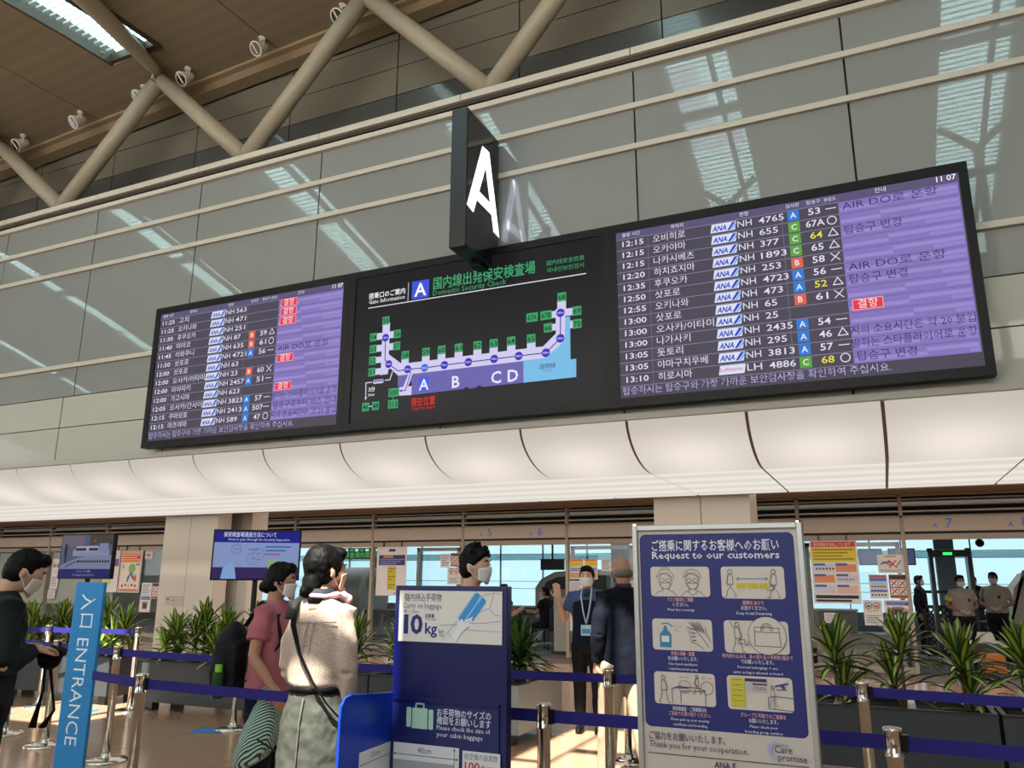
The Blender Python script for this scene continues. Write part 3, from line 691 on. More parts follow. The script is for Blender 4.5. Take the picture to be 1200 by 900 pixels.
a.rrect(-4.81-ox, -4.68-ox, 3.508-oz, 3.552-oz, 0.01, WB)
for k in range(4): a.rect(-4.80+0.03*k-ox, -4.778+0.03*k-ox, 3.528-oz, 3.545-oz, '#15131c')
T('3分', -4.868, 3.43, 0.042, '#ffffff', bold=0.01); T('3min', -4.868, 3.378, 0.030, '#ffffff')
a.rect(-4.24-ox, -4.115-ox, 3.375-oz, 3.52-oz, '#3d63e6'); T('A', -4.177, 3.385, 0.115, '#eceaff', 'C', bold=0.02)
for s_, x in (('B', -3.80), ('C', -3.342), ('D', -3.158)): T(s_, x, 3.375, 0.12, '#eceaff', 'C', bold=0.02)
T('国際線', -2.787, 3.47, 0.040, '#1f3a4c', 'C'); T('International', -2.787, 3.44, 0.014, '#1f3a4c', 'C')
T('現在位置', -4.18, 3.228, 0.068, '#e0352f', 'C', width=0.29, bold=0.012); T("You're here", -4.175, 3.175, 0.042, '#e0352f', 'C', width=0.285)
a.build(scr, emit=0.95)

# ------------------------------------------------------------------ projecting A sign
t = thing('hanging_sign', 'tall black projecting box sign with glowing white letter A above the gate map', 'sign', (-3.49, 6.29, 4.62))
MB().box(-0.09, 0.09, 0, 0.595, 0, 1.515).box(-0.09, 0.09, 0.595, 0.735, 0.22, 1.515).build('box', mat('sign_box', '#17191b', rough=0.3, spec=0.6), t, bevel=0.008)
MB().box(0.088, 0.0925, 0.02, 0.59, 0.02, 1.495).build('side_face', mat('sign_face', '#0b0b12', rough=0.12, spec=0.7), t)
MB().box(-0.06, 0.06, 0.40, 0.58, -0.05, 0.0).build('bracket', M_black, t)
b = MB()
for pl in ([(0.02, 0.44), (0.155, 0.415), (0.43, 1.08), (0.49, 1.245), (0.335, 1.245)], [(0.43, 1.0), (0.62, 0.40), (0.755, 0.385), (0.49, 1.245), (0.40, 1.245)], [(0.19, 0.585), (0.235, 0.70), (0.60, 0.68), (0.64, 0.565)]):
    b.add([(0.0935, y, z) for y, z in pl] + [(0.097, y, z) for y, z in pl], [tuple(range(len(pl), 2*len(pl)))] + [(i, (i+1) % len(pl), (i+1) % len(pl)+len(pl), i+len(pl)) for i in range(len(pl))])
b.build('letter', mat('letter_lit', '#ffffff', rough=0.4, emit=1.7, emit_col='#dfe6ff'), t)
# ------------------------------------------------------------------ stanchions with blue belts
BELT = mat('belt_webbing', '#170e72', rough=0.75, bump=0.1, bscale=300)
PH = 0.915
m_post = MB().lathe([(0.031, 0.02), (0.031, PH-0.115), (0.036, PH-0.112), (0.036, PH-0.105), (0.033, PH-0.10), (0.033, PH-0.02), (0.036, PH-0.015), (0.036, PH-0.004), (0.030, PH)], seg=24).mesh('post', M_chrome, smooth=False)
m_base = MB().lathe([(0.175, 0.0), (0.175, 0.008), (0.165, 0.018), (0.10, 0.028), (0.04, 0.034), (0.038, 0.06), (0.031, 0.062)], seg=40).mesh('base', M_chrome)
for me in (m_post, m_base):
    me.polygons.foreach_set('use_smooth', [len(p.vertices) == 4 for p in me.polygons])
m_cass = MB().box(-0.012, 0.012, -0.055, -0.028, PH-0.09, PH-0.025).mesh('cassette', M_black)
def stanchion(x, y, label, to=None, sag=0.0):
    t = thing('stanchion', label, 'stanchion', (x, y, 0), 0, 'belt stanchions of the queue')
    meshobj('post', m_post, t); meshobj('base', m_base, t)
    if to:
        d = Vector((to[0]-x, to[1]-y)); L = d.length; a = math.atan2(d.y, d.x)
        o = meshobj('cassette', m_cass, t, rot=(0, 0, a + pi/2)); 
        n = 10; mb = MB(); u = d.normalized(); nrm = Vector((-u.y, u.x))*0.0012
        rs = []
        for i in range(n+1):
            s_ = 0.035 + (L-0.07)*i/n; z = PH-0.058 - sag*4*(i/n)*(1-i/n)
            c = u*s_; rs.append([(c.x-nrm.x, c.y-nrm.y, z-0.028), (c.x+nrm.x, c.y+nrm.y, z-0.028), (c.x+nrm.x, c.y+nrm.y, z+0.028), (c.x-nrm.x, c.y-nrm.y, z+0.028)])
        mb.rings(rs).build('belt', BELT, t)
    return t
F0, F1, F2, F3 = (-4.20, 3.73), (-1.545, 3.74), (-0.035, 3.78), (1.9, 3.60)
_f0 = stanchion(*F0, 'steel belt stanchion just right of the blue entrance board', F1, 0.01)
_b = MB(); _b.box(-0.80, -0.035, -0.001, 0.001, PH-0.086, PH-0.030); _o = _b.build('belt', BELT, _f0); _o.rotation_euler = (0, 0, radians(-14))
stanchion(*F1, 'steel belt stanchion just right of the tall blue baggage size stand', F2)
stanchion(*F2, 'near steel belt stanchion right of the poster frame, cut by the lower picture edge', F3)
stanchion(*F3, 'steel belt stanchion beyond the right picture edge')
G0, G1, G2_, G3 = (-6.04, 5.08), (-1.715, 5.26), (-0.185, 5.33), (1.9, 5.15)
stanchion(*G0, 'steel belt stanchion with big round base just behind the entrance board', G1, 0.015)
stanchion(*G1, 'steel belt stanchion in front of the beige trousers of the man in navy', G2_)
stanchion(*G2_, 'steel belt stanchion right of the poster frame before the long planter', G3)
stanchion(*G3, 'far steel belt stanchion beyond the right picture edge')
stanchion(-7.05, 5.26, 'steel belt stanchion seen left of the entrance board, thin pole', G0)
stanchion(-7.90, 5.45, 'steel belt stanchion half hidden behind the man in dark shirt', (-7.05, 5.26))
H0 = (-7.97, 6.95)
stanchion(-10.4, 6.55, 'steel belt stanchion far left behind the man in dark shirt')
stanchion(*H0, 'steel belt stanchion standing at the left end of the long dark planter', (-10.4, 6.55))
stanchion(-9.20, 6.72, 'steel belt stanchion far left with base in the sunlit floor')
stanchion(-6.12, 6.62, 'steel belt stanchion behind the backpack with its base on the floor')
stanchion(-2.10, 6.94, 'steel belt stanchion behind the man in navy, beside the poster frame')

# ------------------------------------------------------------------ floor stickers
for i, (x, y, rz, l) in enumerate([(-8.45, 6.72, 0.5, 'blue rectangular floor sticker in the sunlit strip at the far left'), (-6.25, 6.45, 0.3, 'blue rectangular floor sticker before the long dark planter'), (-9.1, 6.15, 0.2, 'pale blue floor sticker at the left edge beside the man'), (-5.62, 4.75, 0.3, 'blue floor sticker at the foot of the entrance board')]):
    o = MB().box(-0.17, 0.17, -0.12, 0.12, 0.0005, 0.002).build('floor_sticker', mat('sticker_blue', '#1d6fc4', rough=0.4), loc=(x, y, 0)); o.rotation_euler = (0, 0, rz)
    tag(o, l, 'sticker', 'blue distance stickers on the floor')
    a = Art(0); b = MB().box(-0.13, 0.13, 0.05, 0.055, 0.002, 0.003).box(-0.13, 0.06, -0.02, -0.012, 0.002, 0.003); b.build('print', ink('#9cc4ea'), o)['kind'] = 'stuff'

# ------------------------------------------------------------------ planters
def panel_mat(name, col):
    m = mat(name, col, rough=0.55, spec=0.4, metal=0.3)
    nt = m.node_tree; b = nt.nodes['Principled BSDF']; tc = nt.nodes.new('ShaderNodeTexCoord'); wv = nt.nodes.new('ShaderNodeTexWave')
    wv.bands_direction = 'DIAGONAL'; wv.inputs['Scale'].default_value = 28; w2 = nt.nodes.new('ShaderNodeTexVoronoi'); w2.inputs['Scale'].default_value = 90
    nt.links.new(tc.outputs['Object'], wv.inputs[0]); nt.links.new(tc.outputs['Object'], w2.inputs[0])
    bp = nt.nodes.new('ShaderNodeBump'); bp.inputs['Strength'].default_value = 0.5; bp.inputs['Distance'].default_value = 0.004
    nt.links.new(w2.outputs[0], bp.inputs['Height']); nt.links.new(bp.outputs[0], b.inputs['Normal']); return m
M_pl = panel_mat('planter_panel', '#3e4145'); M_pl2 = panel_mat('planter_panel_light', '#8d9292')
M_soil = mat('dark_soil', '#17140f', rough=0.95, bump=0.6, bscale=90); M_pframe = mat('planter_frame', '#17181a', rough=0.4)
def planter(x0, x1, y0, y1, n, label, light=False, z1=0.545):
    t = thing('planter', label, 'planter', ((x0+x1)/2, (y0+y1)/2, 0), 0, 'long planters dividing the hall')
    hx, hy = (x1-x0)/2, (y1-y0)/2; P = M_pl2 if light else M_pl
    box('front_panel', P, -hx+0.02, hx-0.02, -hy, -hy+0.02, 0.105, z1-0.012, t)
    box('back_panel', P, -hx+0.02, hx-0.02, hy-0.02, hy, 0.105, z1-0.012, t)
    for s_ in (-1, 1): box('side_panel', P, s_*hx-0.02*(s_ > 0), s_*hx+0.02*(s_ < 0), -hy, hy, 0.105, z1-0.012, t)
    b = MB(); b.box(-hx-0.004, hx+0.004, -hy-0.006, -hy+0.03, z1-0.014, z1); b.box(-hx-0.004, hx+0.004, hy-0.03, hy+0.006, z1-0.014, z1)
    b.box(-hx-0.004, -hx+0.03, -hy+0.03, hy-0.03, z1-0.014, z1); b.box(hx-0.03, hx+0.004, -hy+0.03, hy-0.03, z1-0.014, z1)
    b.build('rim', M_pframe, t)
    w_ = (2*hx-0.06)/n
    for k in range(n):
        xa = -hx+0.03+w_*k
        box('soil_tray', M_soil, xa+0.035, xa+w_-0.035, -hy+0.05, hy-0.05, z1-0.08, z1-0.035, t)
        if k: box('divider', M_alu, xa-0.03, xa+0.03, -hy+0.03, hy-0.03, z1-0.03, z1-0.004, t)
    box('bottom', M_pframe, -hx+0.02, hx-0.02, -hy+0.02, hy-0.02, 0.095, 0.12, t)
    for sx in (-1, 1):
        for sy in (-1, 1): box('foot', M_pframe, sx*(hx-0.15)-0.06, sx*(hx-0.15)+0.06, sy*(hy-0.12)-0.05, sy*(hy-0.12)+0.05, 0, 0.095, t)
planter(-13.2, -10.75, 7.05, 7.65, 3, 'dark planter at the far left, mostly behind the man in dark shirt')
planter(-10.70, -8.50, 7.05, 7.65, 4, 'dark planter behind the entrance board, left of the long one')
planter(-8.0, -5.75, 7.03, 7.65, 5, 'long dark grey planter with open feet behind the near stanchion at left')
planter(-5.70, -4.82, 7.05, 7.65, 2, 'dark planter behind the woman in the speckled blouse')
planter(-4.80, -4.2, 7.05, 7.65, 1, 'short dark planter between the speckled blouse and the blue stand')
planter(-4.16, -3.15, 7.03, 8.12, 1, 'deep light grey planter right of the blue baggage stand', True)
planter(-2.05, 0.645, 7.06, 7.66, 5, 'long dark planter right of the poster frame')
planter(0.675, 3.2, 7.06, 7.66, 5, 'dark planter cut by the right picture edge')

# ------------------------------------------------------------------ dracaena plants
M_leafd = mat('leaf_green', '#2c4a1c', rough=0.35, spec=0.5, coat=0.2); M_leafl = mat('leaf_stripe', '#9aa83c', rough=0.35, spec=0.5, coat=0.2); M_leafm = mat('leaf_mid', '#45662a', rough=0.35, spec=0.5, coat=0.2)
M_stem = mat('cane_bark', '#6b5a41', rough=0.8, bump=0.4, bscale=60)
def leaf_mesh(L, W, rise, droop, stripe):
    """a blade from the crown: starts upward, arches over; two shades along its width"""
    b = MB(); n = 6; rows = []
    for i in range(n+1):
        t = i/n; r = L*t*cos(rise)*(1+0.1*t); z = L*(t*sin(rise) - droop*t*t)
        wd = W*(0.45 + 1.5*t)*(1-t)**0.6 if t < 1 else 0.0006
        wd = max(wd, 0.0006)
        k = 0.30*wd; rows.append([(r, -wd, z + 0.35*wd), (r, -wd*0.42, z+0.05*wd), (r, wd*0.42, z+0.05*wd), (r, wd, z + 0.35*wd)])
    for i in range(n):
        for j in range(3):
            b.mi = 1 if j == 1 else 0
            b.add([rows[i][j], rows[i+1][j], rows[i+1][j+1], rows[i][j+1]], [(0,1,2,3)])
    me = b.mesh('leaf', [M_leafm if stripe == 2 else M_leafd, M_leafl if stripe else M_leafm], smooth=True); return me
LV = [[leaf_mesh(l, w_, radians(r), d, s_) for (l, w_, r, d) in ((.30,.030,76,.10), (.33,.033,62,.22), (.34,.034,48,.34), (.32,.033,30,.42), (.29,.031,12,.42))] for s_ in (1, 0, 2)]
def dracaena(x, y, label, crowns, seed, kind=0, z0=0.50, sc=1.0, group='dracaena plants in the planters'):
    rr = random.Random(seed); t = thing('dracaena_plant', label, 'plant', (x, y, z0), rr.uniform(0, 6), group)
    for (dx, dy, h, n) in crowns:
        MB().tube([(dx*0.3, dy*0.3, -0.02), (dx*0.8, dy*0.8, h*0.5), (dx, dy, h)], [0.016, 0.014, 0.013], 8).build('stem', M_stem, t, smooth=True)
        n = int(n*1.65)
        for i in range(n):
            f = i/n; tier = min(4, int(f*5)); me = LV[kind][tier]
            o = meshobj('leaf', me, t, (dx, dy, h - 0.15*f + 0.03), (rr.uniform(-0.15, 0.15), rr.uniform(-0.12, 0.12), i*2.4 + rr.uniform(-0.3, 0.3)))
            s_ = sc*rr.uniform(0.85, 1.12); o.scale = (s_, s_, s_)
PL = [(-10.35, 'leftmost dracaena, beside the bowed man\'s mask', [(0,0,.36,20),(.1,.05,.12,10)]), (-9.85, 'dracaena between the bowed man and the entrance board', [(0,0,.40,22),(-.1,.05,.12,12)]),
      (-9.05, 'dracaena just right of the entrance board', [(0,0,.42,22),(.08,-.05,.15,12)]), (-8.62, 'thin dracaena at the left end of the long planter', [(0,0,.36,16),(.1,0,.14,8)]),
      (-7.80, 'dracaena first from the left in the long dark planter', [(0,0,.30,18),(.08,.05,.10,12)]), (-7.40, 'tall dracaena before the left beige column', [(0,0,.42,24),(-.08,.06,.18,14)]),
      (-6.98, 'dracaena right of the left beige column', [(0,0,.38,22),(.1,-.02,.16,14)]), (-6.50, 'dracaena under the blue headed monitor', [(0,0,.40,22),(-.1,.04,.14,12)]), (-6.02, 'dracaena behind the backpack', [(0,0,.36,20),(.06,.04,.10,10)]),
      (-5.15, 'dracaena right of the speckled blouse, in its short planter', [(0,0,.34,20),(.05,.05,.10,14)]), (-4.60, 'dracaena just left of the blue baggage stand', [(0,0,.36,20),(-.05,.05,.12,14)])]
for i, (x, l, cr) in enumerate(PL): dracaena(x, 7.36 + 0.05*((i*7) % 3 - 1), l, cr + [(-cr[-1][0]*1.1, 0.06, cr[0][2]*0.62, 14)], i, 0 if i % 2 else 2, sc=1.12)
dracaena(-3.42, 7.52, 'bushy green dracaena in the light grey planter', [(0,0,.36,30),(.12,.1,.26,24),(-.12,.05,.24,22),(.02,-.13,.16,22)], 77, 1, sc=1.2)
PR = [(-1.55, 'dracaena hidden behind the poster frame', [(0,0,.40,18)]), (-1.0, 'second dracaena behind the poster frame', [(0,0,.4,18)]),
      (-0.45, 'yellow striped dracaena just right of the poster frame', [(0,0,.38,22),(.05,-.03,.10,16)]), (0.05, 'tall yellow striped dracaena below the two lower notices', [(0,0,.46,24),(-.08,.02,.18,14)]),
      (0.47, 'yellow striped dracaena before the female guard', [(0,0,.36,28),(.03,.04,.10,14)]), (0.90, 'yellow striped dracaena at the right picture edge', [(0,0,.38,26),(.0,.05,.12,14)]), (1.4, 'dracaena beyond the right picture edge', [(0,0,.38,20)])]
for i, (x, l, cr) in enumerate(PR): dracaena(x, 7.42, l, cr, 100+i, 0, sc=1.18)

# ------------------------------------------------------------------ entrance board
t = thing('entrance_sign', 'tall narrow sky blue board with white letters ENTRANCE turned sideways', 'sign', (-4.965, 3.90, 0))
MB().box(-0.138, 0.138, -0.012, 0.012, 0.03, 1.452).build('board', mat('sign_blue', '#1f86c8', rough=0.35), t, bevel=0.003)
MB().box(-0.12, 0.12, -0.15, 0.15, 0, 0.03).build('foot', M_alu, t, bevel=0.004)
# lettering runs downwards: build horizontally, then turn a quarter clockwise
a = Art(0); a.text('入', 0.025, -0.055, 0.110, '#f2f6fa', 'L', width=0.105); a.text('口', 0.155, -0.045, 0.105, '#f2f6fa', 'L', width=0.090); a.text('ENTRANCE', 0.315, -0.055, 0.112, '#f2f6fa', 'L', width=0.67, bold=-0.006)
for c, mb in a.k.items():
    mb.v = [(z_*1.0, y_ - 0.0125, 1.40 - x_) for (x_, y_, z_) in mb.v]
    mb.build('lettering', ink(c), t)['kind'] = 'stuff'

# ------------------------------------------------------------------ baggage size stand
t = thing('baggage_size_stand', 'tall dark blue baggage size stand with a white 10kg carry on card', 'stand', (-1.882, 3.40, 0))
M_bl = mat('stand_blue', '#0b1052', rough=0.28, spec=0.5); M_bl2 = mat('stand_blue_light', '#123ab4', rough=0.25, spec=0.5); M_bl3 = mat('stand_inner_blue', '#161f5c', rough=0.3)
hx = 0.301
box('upright', M_bl, -hx, hx, 0.0, 0.05, 0.0, 1.457, t, bevel=0.004)
box('inner_panel', M_bl3, -hx+0.012, hx-0.035, -0.008, -0.0005, 0.28, 0.925, t)
box('fold_strip', M_bl, -hx+0.012, hx-0.035, -0.012, -0.0005, 0.932, 0.947, t)
# side flap with a rounded upper corner, standing forward
fl = [(0.0, 0.965), (-0.33, 0.995), (-0.375, 0.985), (-0.40, 0.955), (-0.405, 0.90), (-0.405, 0.25), (0.0, 0.25)]
b = MB(); b.add([(-hx-0.006, y, z) for y, z in fl] + [(-hx+0.006, y, z) for y, z in fl], [tuple(range(7))[::-1], tuple(range(7, 14))] + [(i, (i+1) % 7, (i+1) % 7+7, i+7) for i in range(7)])
b.build('side_flap', M_bl2, t)
box('tray', M_bl, -hx, hx, -0.405, 0.0, 0.25, 0.28, t); box('base', M_bl, -hx-0.02, hx+0.02, -0.42, 0.12, 0.0, 0.03, t); box('front_skirt', M_bl, -hx, hx, -0.405, -0.385, 0.03, 0.25, t)
box('card', M_white, -hx+0.028, hx-0.024, -0.006, -0.0005, 1.200, 1.434, t)
a = Art(-0.0065); X0 = -hx+0.028
a.text('機内持込手荷物', X0+0.028, 1.388, 0.028, '#262b6a', width=0.205, bold=0.006)
a.text('Carry on baggage', X0+0.020, 1.352, 0.027, '#262b6a', width=0.215, bold=0.0); a.text('1個 / 1 piece', X0+0.022, 1.332, 0.011, '#262b6a', width=0.09)
a.text('1', X0+0.028, 1.238, 0.084, '#1c2472', width=0.026, bold=0.03); a.text('0', X0+0.066, 1.238, 0.084, '#1c2472', width=0.068, bold=0.03); a.text('kg', X0+0.147, 1.238, 0.050, '#1c2472', width=0.066, bold=0.02)
a.text('総重量', X0+0.146, 1.312, 0.014, '#262b6a', width=0.050, bold=0.01); a.text('Total weight', X0+0.147, 1.300, 0.008, '#262b6a', width=0.062); a.text('以内', X0+0.222, 1.242, 0.013, '#262b6a', width=0.028); a.text('within', X0+0.222, 1.230, 0.008, '#262b6a', width=0.028)
cx, cz = X0+0.398, 1.350      # blue case held in a hand
def rot(p, an=radians(52)): return (cx + p[0]*cos(an) - p[1]*sin(an), cz + p[0]*sin(an) + p[1]*cos(an))
a.poly([rot(p) for p in ((-0.078,-0.034), (0.070,-0.034), (0.078,-0.026), (0.078,0.026), (0.070,0.034), (-0.070,0.034), (-0.078,0.026))], '#2a8fd2')
a.line([rot((-0.082,0.038)), rot((0.074,0.038)), rot((0.083,0.030))], 0.0022, '#6db4e2'); a.line([rot((-0.06,0.0)), rot((0.04,0.0))], 0.0025, '#dff0fa'); a.line([rot((0.045,0.004)), rot((0.075,0.004)), rot((0.075,-0.002)), rot((0.045,-0.004))], 0.002, '#dff0fa', close=True)
a.poly([(X0+0.330, 1.292), (X0+0.342, 1.312), (X0+0.352, 1.300), (X0+0.405, 1.322), (X0+0.395, 1.308), (X0+0.402, 1.296), (X0+0.396, 1.280), (X0+0.372, 1.272), (X0+0.350, 1.255), (X0+0.315, 1.208), (X0+0.290, 1.228), (X0+0.318, 1.262), (X0+0.322, 1.300)], '#dfe3e6')
for pts in ([(X0+0.225,1.277),(X0+0.28,1.281),(X0+0.32,1.282)], [(X0+0.39,1.290),(X0+0.46,1.293),(X0+0.545,1.304)], [(X0+0.37,1.262),(X0+0.46,1.258),(X0+0.545,1.256)], [(X0+0.42,1.408),(X0+0.51,1.428),(X0+0.545,1.421)], [(X0+0.51,1.428),(X0+0.49,1.362),(X0+0.43,1.338)], [(X0+0.49,1.355),(X0+0.515,1.330),(X0+0.545,1.326)],
            [(X0+0.22,1.262),(X0+0.25,1.220)], [(X0+0.250,1.224),(X0+0.285,1.262),(X0+0.322,1.300)], [(X0+0.315,1.204),(X0+0.345,1.245),(X0+0.372,1.270)], [(X0+0.27,1.245),(X0+0.29,1.228)], [(X0+0.352,1.300),(X0+0.372,1.292)], [(X0+0.39,1.306),(X0+0.375,1.296)], [(X0+0.398,1.298),(X0+0.382,1.288)]):
    a.line(pts, 0.0022, '#6f86b4')
# suitcase pictogram and words on the inner panel
a.y = -0.0085; a.l = 0
sx = -0.211; C1 = '#a9cfc0'
a.rrect(sx, sx+0.026, 0.822, 0.908, 0.006, C1); a.rrect(sx+0.118, sx+0.144, 0.818, 0.904, 0.006, C1); a.rect(sx+0.031, sx+0.113, 0.818, 0.907, C1)
a.line([(sx+0.050, 0.907), (sx+0.050, 0.926), (sx+0.092, 0.926), (sx+0.092, 0.907)], 0.007, C1)
for s_, z, w_ in (('お手荷物のサイズの', 0.882, 0.275), ('確認をお願いします', 0.848, 0.275)): a.text(s_, -0.048, z, 0.026, '#dfe4f2', width=w_, bold=0.006)
a.text('Please check the size of', -0.048, 0.822, 0.020, '#dfe4f2', width=0.272); a.text('your cabin baggage', -0.048, 0.793, 0.020, '#dfe4f2', width=0.235)
W2 = '#d8d9dc'
a.rect(-0.275, 0.070, 0.50, 0.752, W2); a.rect(-0.275, 0.045, 0.50, 0.680, '#9fa3aa')
a.line([(-0.272, 0.703), (0.064, 0.703)], 0.003, '#2a2a33'); a.poly([(0.066, 0.703), (0.054, 0.709), (0.054, 0.697)], '#2a2a33'); a.poly([(-0.275, 0.703), (-0.263, 0.709), (-0.263, 0.697)], '#2a2a33')
a.line([(0.046, 0.745), (0.046, 0.51)], 0.003, '#2a2a33'); a.poly([(0.046, 0.750), (0.040, 0.738), (0.052, 0.738)], '#2a2a33'); a.text('40cm', -0.145, 0.714, 0.026, '#2a2a33', width=0.072)
a.rect(0.088, 0.275, 0.50, 0.745, W2); a.text('航空機の座席数', 0.098, 0.712, 0.020, '#3a3a44', width=0.165); a.text('100', 0.100, 0.664, 0.036, '#c23329', width=0.075, bold=0.02); a.text('席 以上', 0.180, 0.668, 0.020, '#c23329', width=0.075, bold=0.01); a.text('55cm', 0.100, 0.60, 0.03, '#3a3a44', width=0.09)
a.build(t)
# white graphic on the flap (in the YZ plane)
b = MB(); xx = -hx+0.0065
b.add([(xx, -0.005, 0.752), (xx, -0.255, 0.745), (xx, -0.255, 0.50), (xx, -0.005, 0.50)], [(0,1,2,3)]); b.build('flap_card', ink(W2), t)
a = Art(0); a.text('25cm', -0.165, 0.712, 0.022, '#2a2a33', width=0.07); a.line([(-0.25, 0.690), (-0.01, 0.700)], 0.003, '#2a2a33')
for c, mb in a.k.items():
    mb.v = [(xx - y_ + 0.0006, x_, z_) for (x_, y_, z_) in mb.v]; mb.build('lettering', ink(c), t)['kind'] = 'stuff'
# ------------------------------------------------------------------ poster frame: Request to our customers
t = thing('poster_stand', 'large aluminium poster frame with blue request to our customers notice', 'poster stand', (-0.577, 3.10, 0))
Hx = 0.319
box('backing', M_white, -Hx+0.012, Hx-0.012, 0.0, 0.018, 0.66, 1.690, t)
for s_ in (-1, 1): box('side_rail', M_alu, s_*Hx-0.022*(s_ > 0), s_*Hx+0.022*(s_ < 0), -0.012, 0.022, 0.64, 1.697, t, bevel=0.004)
box('top_rail', M_alu, -Hx+0.02, Hx-0.02, -0.012, 0.022, 1.677, 1.699, t, bevel=0.004); box('bottom_rail', M_alu, -Hx+0.02, Hx-0.02, -0.012, 0.022, 0.64, 0.662, t, bevel=0.004)
for s_ in (-1, 1):
    MB().cyl(s_*(Hx-0.011), 0.005, 0.013, 1.665, 1.706, 12).build('corner_clip', M_chrome, t)
    b = MB(); b.tube([(s_*(Hx-0.03), 0.012, 0.66), (s_*(Hx-0.03), -0.02, 0.0)], 0.013, 10); b.tube([(s_*(Hx-0.03), 0.02, 1.5), (s_*(Hx-0.03), 0.42, 0.0)], 0.012, 10); b.build('leg', M_alu, t)
MB().box(-Hx+0.03, Hx-0.03, 0.20, 0.212, 0.62, 0.64).build('cross_brace', M_alu, t)
a = Art(-0.001); Xo, NB, WP = 0.577, '#181f6c', '#cfc6bd'
xx = lambda v: v + Xo
a.rect(-Hx+0.022, Hx-0.022, 0.664, 1.677, '#c6bdb4')
a.rrect(xx(-0.868), xx(-0.292), 0.962, 1.664, 0.022, NB)
a.text('ご搭乗に関するお客様へのお願い', xx(-0.820), 1.603, 0.032, '#dcdbe6', width=0.475, bold=0.012)
a.text('Request to our customers', xx(-0.820), 1.571, 0.027, '#dcdbe6', width=0.475, bold=0.014)
L0, L1_, R0, R1 = -0.829, -0.603, -0.560, -0.334
for (x0, x1), zz in (((L0, L1_), ((1.430, 1.541), (1.235, 1.348), (1.044, 1.157))), ((R0, R1), ((1.426, 1.541), (1.235, 1.348), (1.042, 1.157)))):
    for z0, z1 in zz: a.rrect(xx(x0), xx(x1), z0, z1, 0.013, WP)
K = '#4f4a52'; lw = 0.0020
# two masked heads
for cx, hs in ((-0.772, 0), (-0.668, 1)):
    a.ring(xx(cx), 1.488, 0.026, lw, K, rz=0.030); a.line([(xx(cx)-0.020, 1.480), (xx(cx)+0.020, 1.480), (xx(cx)+0.014, 1.458), (xx(cx)-0.014, 1.458)], lw, K, close=True)
    for d in (-0.012, 0.012): a.ring(xx(cx)+d, 1.490, 0.009, lw, K, rz=0.007)
    a.line([(xx(cx)-0.03, 1.503), (xx(cx)-0.015, 1.516), (xx(cx)+0.01, 1.510), (xx(cx)+0.03, 1.498)], lw, K); a.ring(xx(cx), 1.497, 0.034, lw, K, rz=0.034, a0=0, a1=180)
    if not hs: a.ring(xx(cx), 1.531, 0.016, lw, K, rz=0.008, a0=0, a1=180)
    a.line([(xx(cx)-0.045, 1.431), (xx(cx)-0.030, 1.447), (xx(cx)-0.012, 1.452), (xx(cx)-0.010, 1.458)], lw, K); a.line([(xx(cx)+0.045, 1.431), (xx(cx)+0.030, 1.447), (xx(cx)+0.012, 1.452), (xx(cx)+0.010, 1.458)], lw, K)
    if hs: a.line([(xx(cx)-0.018, 1.448), (xx(cx), 1.434), (xx(cx)+0.018, 1.448)], lw, K)
# two travellers with an arrow and three yellow blocks between them
def figure(cx, z, h, c=K, d=1, bag=True):
    x = xx(cx); a.ring(x, z+h*0.91, h*0.075, lw, c); a.line([(x-h*.09, z+h*.80), (x+h*.08, z+h*.80), (x+h*.10, z+h*.45), (x-h*.10, z+h*.45)], lw, c, close=True)
    a.line([(x-h*.06, z+h*.45), (x-h*.10*d, z+h*.22), (x-h*.20*d, z+h*.02), (x-h*.12*d, z)], lw, c); a.line([(x+h*.06, z+h*.45), (x+h*.12*d, z+h*.22), (x+h*.16*d, z), (x+h*.26*d, z)], lw, c); a.line([(x+h*.05*d, z+h*.76), (x+h*.16*d, z+h*.55), (x+h*.10*d, z+h*.42)], lw, c)
    if bag: a.line([(x+h*.02*d, z+h*.40), (x+h*.24*d, z+h*.40), (x+h*.24*d, z+h*.26), (x+h*.02*d, z+h*.26)], lw, c, close=True)
figure(-0.527, 1.432, 0.100, d=-1, bag=False); figure(-0.372, 1.430, 0.102, d=-1)
a.line([(xx(-0.503), 1.497), (xx(-0.393), 1.497)], lw*1.2, '#6a6a9a')
for s_, px_ in ((1, -0.503), (-1, -0.393)): a.line([(xx(px_)+0.008*s_, 1.503), (xx(px_), 1.497), (xx(px_)+0.008*s_, 1.491)], lw*1.2, '#6a6a9a')
for k in range(3): a.poly([(xx(-0.504)+0.040*k, 1.462), (xx(-0.471)+0.040*k, 1.462), (xx(-0.467)+0.040*k, 1.472), (xx(-0.471)+0.040*k, 1.482), (xx(-0.504)+0.040*k, 1.482)], '#c8b426')
